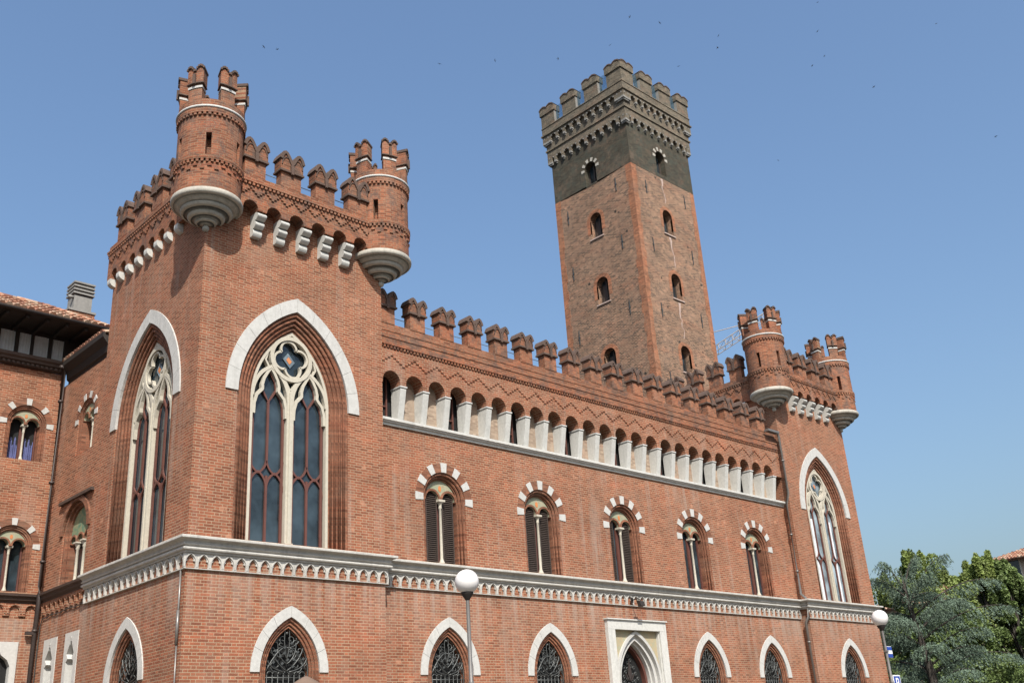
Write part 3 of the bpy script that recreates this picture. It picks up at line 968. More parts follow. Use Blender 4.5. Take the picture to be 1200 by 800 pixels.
def dentils(u0, u1, z0, z1, pitch, d0, d1, par=palace, loc=(0, 0, 0), rot=0.0, mat='brick_up', wf=0.55):
    M = MB()
    n = int((u1-u0)/pitch)
    for i in range(n):
        a = u0+(u1-u0)*(i+0.5*(1-wf))/n
        M.box(a, a+(u1-u0)/n*wf, d0, d1, z0, z1)
    return build('dentil_course', M, mat, par, loc, rot)
dentils(LX1+0.01, RX0-0.01, 12.302, 12.375, 0.115, -0.06, 0.20, loc=(0, UY, 0))
# parapet: several weathered courses
M = MB()
M.box(LX1+0.002, RX0-0.002, UY-0.075, 0.62, 12.377, 12.44)
M.box(LX1+0.002, RX0-0.002, UY-0.045, 0.62, 12.442, 12.60)
M.box(LX1+0.002, RX0-0.002, UY-0.065, 0.62, 12.602, 12.66)
M.box(LX1+0.002, RX0-0.002, UY-0.02, 0.62, 12.662, 12.80)
M.box(LX1+0.002, RX0-0.002, UY-0.035, 0.62, 12.802, 12.86)
M.box(LX1+0.002, RX0-0.002, UY+0.005, 0.50, 12.862, 13.05)
build('parapet', M, 'brick_up', palace)

def merlon_shapes(wd, dp, h_body, h_head, ov):
    """returns body and cap builders; front face at y=0, left edge x=0, base z=0"""
    B = MB()
    B.box(0, wd, 0, dp, -0.004, h_body)
    # head: slightly wider, swallowtail outline
    x0, x1 = -ov*0.5, wd+ov*0.5
    zc = h_body+h_head*0.55
    dip = h_body+h_head*0.34
    hw = (x1-x0)/2
    r = hw/2
    half = [(0.0, 0.60), (0.10, 0.80), (0.24, 0.95), (0.38, 1.0), (0.52, 0.95), (0.66, 0.82), (0.80, 0.66), (0.92, 0.50), (1.0, 0.36)]
    top = [(x0+hw*a, h_body+h_head*b) for a, b in half]
    top += [(2*(x0+hw)-x, z) for x, z in top[-2::-1]]
    B.mat = 1
    B.prism([(x0, h_body+0.002)]+top+[(x1, h_body+0.002)], -ov*0.45, dp+ov*0.45)
    # dark coping following the outline
    Cp = MB()
    Cp.ribbon(top, 0.085, -ov*0.45-0.035, dp+ov*0.45+0.035)
    Cp.box(x0-0.02, x1+0.02, -ov*0.45-0.03, dp+ov*0.45+0.03, h_body-0.03, h_body+0.022)
    # eyebrow arcs, coloured dark in place of their shadow, and drop in the middle
    for q in range(2):
        c = x0+r+q*hw
        Cp.ribbon([(c+r*0.82*math.cos(a), h_body+h_head*0.30+(h_head*0.45)*math.sin(a)) for a in [pi*i/8 for i in range(9)]], 0.032, -ov*0.45-0.02, -ov*0.45+0.003)
    Cp.prism([(x0+hw-0.06, dip), (x0+hw-0.035, h_body-0.075), (x0+hw+0.035, h_body-0.075), (x0+hw+0.06, dip)], -ov*0.45-0.05, -ov*0.45+0.002)
    return B, Cp
def make_merlon(wd, dp, hb, hh, ov, loc, rot=0.0, par=palace):
    B, Cp = merlon_shapes(wd, dp, hb, hh, ov)
    o = build('merlon', B, ['brick_up', 'brick_cap'], par, loc, rot)
    sub('coping', Cp, 'cap', o)
    return o
m0 = make_merlon(0.53, 0.28, 0.50, 0.45, 0.07, (5.35, UY-0.01, 13.05))
for i in range(1, 18): copy_part(m0, (5.35+1.085*i, UY-0.01, 13.05))
M = MB()
M.tube([(LX1, UY+0.22, 13.36), (RX0, UY+0.22, 13.36)], 0.011, 5)
build('safety_wire', M, 'iron', palace)

# ---- tower battlements
FO = 0.38       # overhang of the machicolated front
SO = 0.12       # overhang at the sides
PB0, PB1 = 14.83, 15.78
def corbel_profile():
    pts = [(0.0, 14.22)]
    for (o, z0, z1) in ((0.17, 14.22, 14.42), (0.28, 14.42, 14.62), (0.385, 14.62, 14.828)):
        n = 6
        pts += [(-o*(0.74+0.26*math.sin(pi*i/n)) if o else 0, z0+(z1-z0)*i/n) for i in range(n+1)]
    pts.append((0.0, 14.828))
    return pts
cor0 = None
def battlement_front(x0, x1, mirrored):
    global cor0
    xs = [1.20+0.67*i for i in range(5)] if not mirrored else [5.3-1.20-0.25-0.67*i for i in range(5)][::-1]
    xs = [x0+x for x in xs]
    cw = 0.25
    # wall with arches
    edges = [x0+0.3]+[e for x in xs for e in (x, x+cw)]+[x1-0.3]
    poly = [(x0, PB1), (x0, PB0)]
    for k in range(0, len(edges), 2):
        a, b = edges[k], edges[k+1]
        r = min((b-a)/2, 0.21)
        a2, b2 = (b-2*r, b) if k == 0 else ((a, a+2*r) if k == len(edges)-2 else (a, b))
        c = (a2+b2)/2
        poly += [(a2, PB0)]+[(c-r*math.cos(pi*i/12), PB0+0.02+r*math.sin(pi*i/12)) for i in range(1, 12)]+[(b2, PB0)]
    poly += [(x1, PB0), (x1, PB1)]
    M = MB(); M.prism(poly, -FO, -0.003)
    o = build('parapet', M, 'brick_up', palace)
    for x in xs:
        if cor0 is None:
            M = MB(); M.prism(corbel_profile(), 0.0, cw, axis='x')
            cor0 = build('corbel', M, 'grey_light', palace, (x, 0, 0))
        else: copy_part(cor0, (x, 0, 0))
    zigzag(x0+0.02, x1-0.02, 0.42, 15.40, 15.22, 15.455, 0.032, x0+0.1, 3, palace, (0, -FO, 0))
    dentils(x0+0.02, x1-0.02, 15.462, 15.54, 0.115, -FO-0.075, -FO+0.1)
    M = MB(); M.box(x0, x1, -FO-0.085, -FO+0.3, 15.542, 15.60)
    sub('string_course', M, 'brick_up', o)
    # merlons and wires
    ms = [0.77+1.06*i for i in range(4)] if not mirrored else [5.3-0.77-0.60-1.06*i for i in range(4)]
    return o, [x0+x for x in ms]
f1, ms1 = battlement_front(LX0, LX1, False)
tm0 = make_merlon(0.60, 0.25, 0.48, 0.55, 0.08, (ms1[0], -FO-0.005, PB1))
for x in ms1[1:]: copy_part(tm0, (x, -FO-0.005, PB1))
f2, ms2 = battlement_front(RX0, RX1, True)
for x in ms2: copy_part(tm0, (x, -FO-0.005, PB1))

sc0 = None
def battlement_side(xw, rot, y_from=0.0):
    """side parapet: u runs along the wall in canonical (front-facing) frame"""
    global sc0
    flip = rot == ROTL
    # canonical u range
    u0, u1 = (-5.42, 0.0) if flip else (0.0, 5.42)
    n = 8
    cs = [(-5.26+0.567*i) if flip else (5.26-0.567*i) for i in range(n)]
    cw = 0.19
    PS = 14.72
    poly = [(u0, PB1), (u0, PS)]
    cs = sorted(cs)
    for a, b in zip(cs[:-1], cs[1:]):
        l, r_ = a+cw/2, b-cw/2
        r = (r_-l)/2; c = (l+r_)/2
        poly += [(l, PS)]+[(c-r*math.cos(pi*i/10), PS+0.05+r*math.sin(pi*i/10)) for i in range(1, 10)]+[(r_, PS)]
    poly += [(u1, PS), (u1, PB1)]
    M = MB(); M.prism(poly, -SO-0.03, 0.32 if False else -0.003)
    o = build('parapet', M, 'brick_up', palace, (xw, 0, 0), rot)
    M = MB(); M.box(u0 if flip else 0.46, -0.46 if flip else u1, 0.0, 0.30, 15.23, PB1-0.003)
    sub('parapet_core', M, 'brick_up', o)
    for c in cs:
        wx, wy = (xw, -c) if flip else (xw, c)
        if sc0 is None:
            M = MB()
            pr = [(0.0, 14.49), (-0.05, 14.50), (-0.11, 14.53), (-0.155, 14.58), (-0.165, 14.64), (-0.16, 14.718), (0.0, 14.718)]
            M.prism(pr, -cw/2, cw/2, axis='x')
            sc0 = build('corbel', M, 'grey_light', palace, (wx, wy, 0), rot)
        else: copy_part(sc0, (wx, wy, 0), rot)
    zigzag(u0+0.02, u1-0.02, 0.42, 15.40, 15.22, 15.455, 0.032, 0.1, 3, palace, (xw, 0, 0), rot)
    palace_children = kids(palace)[-1]; palace_children.location.x += (-SO-0.03) if flip else (SO+0.03)
    dentils(u0+0.02, u1-0.02, 15.462, 15.54, 0.115, -SO-0.09, -SO+0.1, loc=(xw, 0, 0), rot=rot)
    M = MB(); M.box(u0, u1, -SO-0.10, -SO+0.1, 15.542, 15.60)
    sub('string_course', M, 'brick_up', o)
    for i in range(4):
        u = (-1.75-1.06*i) if flip else (1.75-0.60+1.06*i)
        if flip: copy_part(tm0, (xw-SO-0.035, -u, PB1), rot)
        else: copy_part(tm0, (xw+SO+0.035, u, PB1), rot)
battlement_side(LX0, ROTL)
battlement_side(LX1, ROTR)
battlement_side(RX0, ROTL)
battlement_side(RX1, ROTR)
# rear parapets
for x0, x1 in ((LX0, LX1), (RX0, RX1)):
    M = MB(); M.box(x0, x1, TD-0.2, TD+0.12, 15.0, PB1-0.006)
    build('parapet', M, 'brick_up', palace)
    for i in range(4): copy_part(tm0, (x0+1.3+1.06*i, TD+0.125, PB1), pi)
# wires between the merlons
for x0, x1 in ((LX0, LX1), (RX0, RX1)):
    M = MB()
    M.tube([(x0+0.6, -FO+0.22, 16.1), (x1-0.6, -FO+0.22, 16.1)], 0.011, 5)
    build('safety_wire', M, 'iron', palace)

# ---- round turrets
def turret(cx, cy, a_off, s_off=30):
    M = MB()
    R = 0.80
    M.lathe([(R, 14.80), (R, 15.08)], 40)
    M.lathe([(R, 15.08), (R, 15.56)], 40)
    M.lathe([(R+0.045, 15.56), (R+0.055, 15.60), (R+0.055, 15.66), (R, 15.66)], 40, smooth=False)
    # wall with four slits
    slits = [math.radians(a_off+s_off+60*k) for k in range(6)]
    sw = 0.085
    edges = []
    for a in sorted(x % (2*pi) for x in slits): edges.append(a)
    for i in range(6):
        a = edges[i]; b = edges[(i+1) % 6]
        if b < a: b += 2*pi
        M.arcblock(R-0.22, R, a+sw, b-sw, 15.70, 16.33, 10)
    M.lathe([(R, 15.66), (R, 15.70), (R-0.22, 15.70)], 40, smooth=False)
    M.lathe([(R-0.22, 16.33), (R, 16.33), (R, 16.84), (R+0.01, 16.84)], 40, smooth=False)
    M.lathe([(R-0.25, 15.66), (R-0.25, 16.4)], 40)
    M.lathe([(R+0.01, 16.84), (R+0.01, 16.9), (R+0.05, 16.9), (R+0.05, 16.955)], 40, smooth=False)
    M.lathe([(R+0.03, 17.10), (R+0.02, 17.13), (R+0.02, 17.30), (R-0.26, 17.30), (R-0.26, 17.0)], 40, smooth=False)
    M.lathe([(0.001, 17.0), (R-0.2, 17.0)], 24)
    for k in range(44):
        a = 2*pi*k/44
        M.arcblock(R-0.02, R+0.05, a, a+2*pi/44*0.55, 16.83, 16.90, 1)
        M.arcblock(R-0.02, R+0.045, a, a+2*pi/44*0.55, 15.485, 15.56, 1)
    for k in range(30):
        a = 2*pi*k/30; st = 2*pi/30
        z = (15.37, 15.29)[k % 2]
        M.arcblock(R-0.02, R+0.03, a, a+st*0.6, z, z+0.06, 1)
    o = build('turret', M, 'brick_up', palace, (cx, cy, 0))
    # stone base
    M = MB()
    def bulge(r0, z0, r1, z1, n=7):
        """quarter-round torus from (r0,z0) outwards to (r1,z1)"""
        return [(r0+(r1-r0)*math.sin(pi/2*i/n), z0+(z1-z0)*(1-math.cos(pi/2*i/n))) for i in range(n+1)]
    pr = [(0.001, 13.99)]+[(0.085*math.sin(pi*i/8), 14.075-0.085*math.cos(pi*i/8)) for i in range(1, 8)]
    pr += [(0.06, 14.16), (0.07, 14.175), (0.20, 14.18)]+bulge(0.20, 14.18, 0.26, 14.24)+[(0.24, 14.25), (0.24, 14.27)]
    pr += [(0.36, 14.275)]+bulge(0.36, 14.275, 0.45, 14.37)+[(0.44, 14.39), (0.42, 14.405)]
    pr += [(0.54, 14.41)]+bulge(0.54, 14.41, 0.63, 14.50)+[(0.62, 14.52), (0.60, 14.535)]
    pr += [(0.68, 14.54), (0.70, 14.57), (0.71, 14.60), (0.79, 14.615)]+bulge(0.79, 14.615, 0.865, 14.69)+[(0.865, 14.73), (0.85, 14.77), (0.80, 14.80), (0.78, 14.802)]
    M.lathe(pr, 48)
    sub('stone_base', M, 'base', o)
    M = MB()
    M.lathe([(R-0.02, 17.04), (R+0.065, 17.04), (R+0.075, 17.07), (R+0.065, 17.10), (R-0.02, 17.102)], 40)
    M.lathe([(R+0.004, 16.957), (R+0.052, 16.957), (R+0.052, 17.038), (R+0.004, 17.038)], 40, smooth=False); M.m[-40*3:] = [1]*120
    sub('string_band', M, ['white', 'brick_up'], o)
    for k in range(6):
        a = math.radians(a_off+60*k)
        hw = 0.235
        B = MB()
        R0, R1 = 0.55, R+0.01
        B.arcblock(R0, R1, a-hw, a+hw, 17.302, 17.762, 6)
        B.arcblock(R0-0.02, R1+0.03, a-hw-0.035, a+hw+0.035, 17.79, 18.02, 6)
        # swallowtail lobes
        prof_ = lambda f: 0.24*max(0.0, 1-abs((1-f)-0.56)/0.62)**0.8      # f: 0 at the middle dip, 1 at the outer edge
        for mat_, r_in, r_out, zb_, th in ((0, R0-0.02, R1+0.03, 18.02, None), (1, R0-0.05, R1+0.07, None, 0.06)):
            B.mat = mat_
            for q in (-1, 1):
                for j in range(6):
                    f0, f1 = j/6, (j+1)/6
                    ww = hw+0.035+(0.025 if mat_ else 0)
                    aa, bb = (a-ww*f1, a-ww*f0) if q < 0 else (a+ww*f0, a+ww*f1)
                    h = 0.03+prof_(1-(f0+f1)/2) if False else 0.02+0.22*math.sin(pi*min(1, 0.08+0.72*(f0+f1)/2))**1.1
                    if mat_ == 0: B.arcblock(r_in, r_out, aa, bb, 18.02, 18.02+h, 1)
                    else: B.arcblock(r_in, r_out, aa, bb, 18.022+h, 18.08+h, 1)
        B.mat = 1
        B.arcblock(R0-0.03, R1+0.055, a-hw-0.055, a+hw+0.055, 17.765, 17.792, 6)
        B.arcblock(R1-0.02, R1+0.09, a-0.04, a+0.04, 17.74, 18.03, 1)
        B.mat = 2
        B.arcblock(R0-0.008, R1+0.022, a-hw-0.014, a+hw+0.014, 17.64, 17.70, 6)
        sub('turret_merlon', B, ['brick_up', 'cap', 'white'], o)
    return o
turret(LX0, 0, -150)
turret(LX1, 0, -165)
turret(RX0, 0, -170, 0)
turret(RX1, 0, -190, 0)

# ---- drainpipes on the palace
M = MB()
px = 24.90
M.tube([(px-0.25, -0.06, 13.02), (px-0.06, -0.07, 13.0), (px, -0.07, 12.9), (px, -0.07, 10.6), (px, 0.09, 10.15), (px, 0.10, 6.75), (px+0.02, -0.06, 6.58), (px+0.02, -0.06, 5.9), (px, 0.10, 5.7), (px, 0.10, 0.14)], 0.05, 10)
M.box(px-0.80, px-0.02, -0.14, 0.06, 13.0, 13.09)
for z, y_ in ((11.9, -0.07), (9.0, 0.10), (7.6, 0.10), (5.0, 0.10), (3.4, 0.10)): M.tube([(px, y_, z-0.03), (px, y_, z+0.03)], 0.064, 10)
build('drainpipe', M, 'pipe', palace)
M = MB()
M.tube([(-0.04, 0.14, 5.84), (-0.04, 0.14, 4.3)], 0.022, 8); M.tube([(-0.045, 0.14, 5.0), (-0.045, 0.14, 4.3)], 0.035, 8)
M.tube([(-0.04, 0.14, 4.3), (-0.04, 0.13, 3.4), (-0.04, 0.13, 0.14)], 0.018, 8)
M.box(-0.10, 0.0, 0.04, 0.2, 3.35, 3.5)
build('conduit', M, 'pipe', palace)

# ---- floodlight above the portal
fl = thing('floodlight', 'small black floodlight on an arm fixed to the pale cornice above the portal', 'lamp', (15.05, 0.25, 5.85))
M = MB()
M.tube([(15.05, 0.24, 6.02), (15.05, -0.02, 6.04), (15.05, -0.10, 5.98)], 0.018, 6); M.box(15.0, 15.1, 0.21, 0.235, 5.95, 6.1)
build('arm', M, 'darkwood', fl)
M = MB(); M.prism([(-0.02, 5.98), (-0.16, 5.94), (-0.20, 5.80), (-0.08, 5.78)], 14.95, 15.15, axis='x')
build('lamp_housing', M, 'darkwood', fl)

# ================================================================== OLD TOWER
TX0, TX1, TY0, TY1 = 29.22, 34.92, 8.72, 14.52
tower = thing('medieval_tower', 'tall square medieval brick tower with battlements rising behind the palace', 'tower', (32.07, 11.62, 0))
Z_SH = 31.75
TWF = [(32.0, z) for z in (21.42, 25.68, 29.66)]
TWL = [(11.62, z) for z in (21.62, 25.83, 29.85)]
def tw_loop(off, zt, cx, w0=0.42, h=1.55): return roundarch(w0-off, zt-w0, zt-h, 12, cx)
M = MB()
ft = 33.55
fl_t = 33.2
M.prism([[(TX0, 0), (TX1, 0), (TX1, Z_SH), (TX0, Z_SH)]]+[tw_loop(0, z, x) for x, z in TWF], TY0, TY0+0.5)
M.xf = lambda u, d, z: (TX0+d, -u, z)
M.prism([[(-TY1, 0), (-TY0-0.5, 0), (-TY0-0.5, Z_SH), (-TY1, Z_SH)]]+[tw_loop(0, z, -y) for y, z in TWL], 0, 0.5)
M.xf = None
M.box(TX1-0.5, TX1, TY0+0.5, TY1, 0, Z_SH); M.box(TX0+0.5, TX1-0.5, TY1-0.5, TY1, 0, Z_SH)
build('shaft', M, 'tower', tower)
# netted dark storey
M = MB()
Z_B = 34.50
M.prism([[(TX0, Z_SH+0.002), (TX1, Z_SH+0.002), (TX1, 36.0), (TX0, 36.0)], tw_loop(0, ft, 32.05)], TY0-0.01, TY0+0.5)
M.xf = lambda u, d, z: (TX0-0.01+d, -u, z)
M.prism([[(-TY1, Z_SH+0.002), (-TY0-0.5, Z_SH+0.002), (-TY0-0.5, 36.0), (-TY1, 36.0)], tw_loop(0, fl_t, -11.62)], 0, 0.5)
M.xf = None
M.box(TX1-0.5, TX1, TY0+0.5, TY1, Z_SH+0.002, 36.0); M.box(TX0+0.5, TX1-0.5, TY1-0.5, TY1, Z_SH+0.002, 36.0)
build('upper_storey', M, 'tower_dark', tower)
# corner strips of orange brick
for (x, y) in ((TX0, TY0), (TX1, TY0), (TX0, TY1)):
    M = MB()
    sx = 1 if x == TX0 else -1; sy = 1 if y == TY0 else -1
    nst = 60
    for i in range(nst):
        z0 = Z_SH*i/nst; z1 = Z_SH*(i+1)/nst-0.002
        wd = 0.30+0.14*random.random(); w2 = 0.30+0.14*random.random()
        xa, xb = (x-0.012, x+wd) if sx > 0 else (x-wd, x+0.012)
        ya, yb = (y-0.012, y+w2) if sy > 0 else (y-w2, y+0.012)
        if sy > 0: M.box(xa, xb, y-0.012, y+0.05, z0, z1)
        if sx > 0: M.box(x-0.012, x+0.05, ya+0.063 if sy > 0 else ya, yb, z0, z1)
    build('corner_strip', M, 'tower_orange', tower)
def tower_window(loc, rot, zt, dark_top=False):
    M = MB()
    w0 = 0.42
    lo = roundarch(w0+0.22, zt-w0, zt-1.2, 12); li = roundarch(w0, zt-w0, zt-1.2, 12)
    if dark_top:
        nb = 6
        for k in range(nb):
            a = 180*k/(nb-1)
            M.prism(arc(0, zt-w0, w0+0.01, a-8.5, a+8.5, 2)+arc(0, zt-w0, w0+0.24, a+8.5, a-8.5, 2), -0.02, 0.02)
        o = build('window', M, 'base', tower, loc, rot)
    else:
        M.ring(lo, li, -0.014, 0.12)
        o = build('window', M, 'tower_orange', tower, loc, rot)
        M = MB(); M.box(-w0-0.08, w0+0.08, -0.06, 0.2, zt-1.62, zt-1.552)
        sub('sill', M, 'plaster', o)
    M = MB(); M.box(-w0-0.02, w0+0.02, 0.42, 0.46, zt-1.56, zt+0.02)
    sub('pane', M, 'glass', o)
    M = MB(); M.box(-w0, -w0+0.07, 0.34, 0.41, zt-1.55, zt-w0); M.box(-0.04, 0.04, 0.34, 0.41, zt-1.55, zt-0.02); M.box(w0-0.07, w0, 0.34, 0.41, zt-1.55, zt-w0)
    if not dark_top: M.box(-w0+0.1, -0.06, 0.36, 0.40, zt-1.5, zt-0.35)
    sub('frame', M, 'shutter', o)
    return o
for x, z in TWF: tower_window((x, TY0, 0), 0, z)
for y, z in TWL: tower_window((TX0, y, 0), ROTL, z)
tower_window((32.05, TY0-0.01, 0), 0, ft, True)
tower_window((TX0-0.01, 11.62, 0), ROTL, fl_t, True)
# pale mortar seams where cracks were stitched
for (z0, z1, x0, x1) in ((27.95, 26.1, 32.05, 32.2), (23.95, 21.85, 32.0, 32.1), (19.6, 16.5, 32.05, 32.2), (31.7, 30.1, 31.9, 32.05)):
    M = MB()
    n = 16
    pts = []
    for i in range(n+1):
        t_ = i/n
        pts.append((x0+(x1-x0)*t_+random.uniform(-0.09, 0.09), z0+(z1-z0)*t_))
    for i in range(n):
        wd = 0.016+0.11*max(0, 0.45-i/n)**1.3*2+random.uniform(0, 0.025)
        M.prism([(pts[i][0]-wd, pts[i][1]), (pts[i+1][0]-wd*0.8, pts[i+1][1]+0.002), (pts[i+1][0]+wd*0.8, pts[i+1][1]+0.002), (pts[i][0]+wd, pts[i][1])], TY0-0.006, TY0+0.01)
    build('plaster_seam', M, 'plaster', tower)
# iron wall anchors
def anchor(x, y, z, side, first=[None]):
    if first[0] is None:
        M = MB(); M.box(-0.018, 0.018, -0.05, 0.01, -0.42, 0.42); M.box(-0.06, 0.06, -0.06, 0.01, -0.03, 0.03)
        first[0] = build('wall_anchor', M, 'iron', tower, (x, y, z), side)
    else: copy_part(first[0], (x, y, z), side)
for z in (19.2, 23.1, 27.0, 30.6):
    anchor(30.35, TY0, z, 0); anchor(33.9, TY0, z+0.25, 0)
    anchor(TX0, 9.9, z+0.3, ROTL); anchor(TX0, 13.6, z-0.2, ROTL)
# corbel tables
OV1, OV2 = 0.16, 0.30
def plan(o): return [(TX0-o, TY1+o), (TX0-o, TY0-o), (TX1+o, TY0-o), (TX1+o, TY1+o)]
def corbel_table(o, z0, z1, n, dp, first):
    """little arches with white stepped corbels all round the tower"""
    A = MB(); W = A
    lx = (TX1-TX0)+2*o; ly = (TY1-TY0)+2*o
    for face in range(4):
        ln = lx if face % 2 == 0 else ly
        if face == 0: xf = lambda u, d, z: (TX0-o+u, TY0-o+d, z)
        elif face == 1: xf = lambda u, d, z: (TX0-o+d, TY1+o-u, z)
        elif face == 2: xf = lambda u, d, z: (TX1+o-u, TY1+o-d, z)
        else: xf = lambda u, d, z: (TX1+o-d, TY0-o+u, z)
        W.xf = xf; A.xf = xf
        pt = ln/n
        poly = [(0.004, z0)]
        for i in range(n):
            c = pt*(i+0.5); r = pt*0.34
            poly += [(c-r, z0)]+[(c-r*math.cos(pi*k/8), z0+0.10+r*math.sin(pi*k/8)) for k in range(9)]+[(c+r, z0)]
        poly += [(ln-0.004, z0), (ln-0.004, z1), (0.004, z1)]
        A.mat = 0
        A.prism([p for p in poly], 0.0 if face % 2 == 0 else 0.0, dp)
        A.mat = 1
        for i in range(n+1):
            c = min(max(pt*i, pt*0.14), ln-pt*0.14)
            W.box(c-pt*0.13, c+pt*0.13, -0.01, dp, z0-0.13, z0-0.003)
            W.box(c-pt*0.07, c+pt*0.07, 0.06, dp, z0-0.22, z0-0.133)
        for i in range(n):
            c = pt*(i+0.5)
            for q in (-1, 1):
                x = c+q*pt*0.26
                W.box(x-pt*0.07, x+pt*0.07, -0.008, 0.06, z0+0.22, z0+0.30)
    A.xf = W.xf = None
    build('corbel_table', A, ['tower_top', 'concrete'], tower)
corbel_table(OV1, 34.55, 35.30, 10, OV1+0.2, True)
M = MB()
M.run([(-0.3, 35.302), (OV1+0.06, 35.302), (OV1+0.06, 35.40), (OV1, 35.42), (OV1, 35.75), (-0.3, 35.75)], plan(0), True)
build('band', M, 'tower_top', tower)
corbel_table(OV2, 35.95, 36.38, 11, OV2+0.2, False)
M = MB()
M.run([(-0.25, 35.752), (OV1-0.02, 35.752), (OV1-0.02, 36.38), (-0.25, 36.38)], plan(0), True)
M.run([(-0.25, 36.382), (OV2+0.07, 36.382), (OV2+0.07, 36.47), (OV2, 36.49), (OV2, 36.93), (OV2+0.03, 36.935), (OV2+0.03, 36.99), (-0.25, 37.0)], plan(0), True)
build('parapet', M, 'tower_top', tower)
M = MB(); M.box(TX0-0.1, TX1+0.1, TY0-0.1, TY1+0.1, 36.0, 36.4)
build('roof', M, 'grey', tower)
# merlons with pale plastered cheeks
def tmerlon(lx, ly, first=[None]):
    pass
ML, MH = 1.06, 1.42
tms = []
B = MB()
B.box(-ML/2, ML/2, 0, 0.45, 0, MH*0.62)
MTOP = [(-ML/2-0.06, MH*0.90), (-ML/2+0.04, MH*0.97), (-ML*0.27, MH*1.02), (-ML*0.12, MH*0.99), (0, MH*0.93), (ML*0.12, MH*0.99), (ML*0.27, MH*1.02), (ML/2-0.04, MH*0.97), (ML/2+0.06, MH*0.90)]
B.prism([(-ML/2-0.06, MH*0.62+0.002)]+MTOP+[(ML/2+0.06, MH*0.62+0.002)], -0.06, 0.50)
C = MB()
C.box(-ML/2-0.012, -ML/2-0.001, 0.02, 0.43, 0.02, MH*0.6)
C2 = MB()
C2.box(ML/2+0.001, ML/2+0.012, 0.02, 0.43, 0.02, MH*0.6)
K = MB()
K.ribbon(MTOP, 0.07, -0.09, 0.53)
sx0, sx1, sy0, sy1 = TX0-OV2, TX1+OV2, TY0-OV2, TY1+OV2
mA = build('merlon', B, 'tower_top', tower, (sx0+ML/2+0.02, sy0, 36.98), 0)
sub('plaster_cheek', C, 'concrete', mA); sub('plaster_cheek', C2, 'concrete', mA); sub('coping', K, 'cap', mA)
step = (sx1-sx0-ML-0.04)/3
for i in range(1, 4): copy_part(mA, (sx0+ML/2+0.02+step*i, sy0, 36.98), 0)
for i in range(4): copy_part(mA, (sx1-ML/2-0.02-step*i, sy1, 36.98), pi)
stepy = (sy1-sy0-ML-0.04)/3
for i in range(4): copy_part(mA, (sx0, sy0+ML/2+0.02+stepy*i, 36.98), ROTL)
for i in range(4): copy_part(mA, (sx1, sy0+ML/2+0.02+stepy*i, 36.98), ROTR)
# netting stretched over the crown
M = MB()
for (xa, ya, xb, yb) in ((sx0+0.2, sy0+0.2, sx1-0.2, sy0+0.2), (sx0+0.2, sy1-0.2, sx0+0.2, sy0+0.2), (sx1-0.2, sy0+0.2, sx1-0.2, sy1-0.2), (sx0+0.2, sy1-0.2, sx1-0.2, sy1-0.2)):
    n = 24
    for i in range(n):
        t0, t1 = i/n, (i+1)/n
        h0 = 38.28-0.10*abs(math.sin(t0*3*pi)); h1 = 38.28-0.10*abs(math.sin(t1*3*pi))
        x0, y0, x1, y1 = xa+(xb-xa)*t0, ya+(yb-ya)*t0, xa+(xb-xa)*t1, ya+(yb-ya)*t1
        M.add([(x0, y0, 36.95), (x1, y1, 36.95), (x1, y1, h1), (x0, y0, h0)], [(0, 1, 2, 3)])
net = build('safety_net', M, 'net')
tag(net, 'blue grey netting stretched between the merlons on top of the tall square tower', 'netting')

# ================================================================== SIDE WING
WY = 8.45; WX = 0.10
wing = thing('side_wing', 'lower brick wing with tiled roof and paired arched windows behind the left corner tower', 'building', (-3.0, 9.5, 0))
WA = -0.82
SB = 6.55       # side bifora axis (y)
def wl(w0, zs, z0, cx): return roundarch(w0, zs, z0, 20, cx)
wholes = []
for cx in (WA, WA-3.0, WA-6.0):
    wholes += [wl(0.54, 11.27, 10.22, cx), wl(0.54, 7.84, 6.62, cx), [(cx-0.42, 1.2), (cx-0.42, 5.26), (cx+0.42, 5.26), (cx+0.42, 1.2)]]
M = MB()
M.prism([[(-9, 0), (WX, 0), (WX, 12.9), (-9, 12.9)]]+wholes, WY, WY+0.45)
M.xf = lambda u, d, z: (WX+d, -u, z)
TRI = 6.55
M.prism([[(-WY, 0), (-5.31, 0), (-5.31, 12.55), (-WY, 12.55)], wl(0.54, 11.10, 10.12, -SB), wl(0.80, 7.95, 6.60, -TRI), [(-7.75, 3.0), (-7.08, 3.0), (-7.08, 5.22), (-7.75, 5.22)], [(-6.36, 3.0), (-5.72, 3.0), (-5.72, 5.22), (-6.36, 5.22)]], 0.0, 0.45)
M.xf = None
M.box(-9, -8.6, WY+0.45, 15, 0, 12.9); M.box(-8.6, 5, 14.6, 15, 0, 14.1); M.box(4.6, 5, WY+0.45, 14.6, 0, 14.1)
build('wall', M, 'brick_wing', wing)
for cx in (WA, WA-3.0, WA-6.0):
    bifora(wing, (cx, WY, 0), 0, 0.54, 11.27, 10.22, 'curtain', nv=5, ds=0.6)
    bifora(wing, (cx, WY, 0), 0, 0.54, 7.84, 6.62, 'glass', nv=5, ds=0.6)
bifora(wing, (WX, SB, 0), ROTL, 0.54, 11.10, 10.12, 'glass', nv=6, ds=0.45)
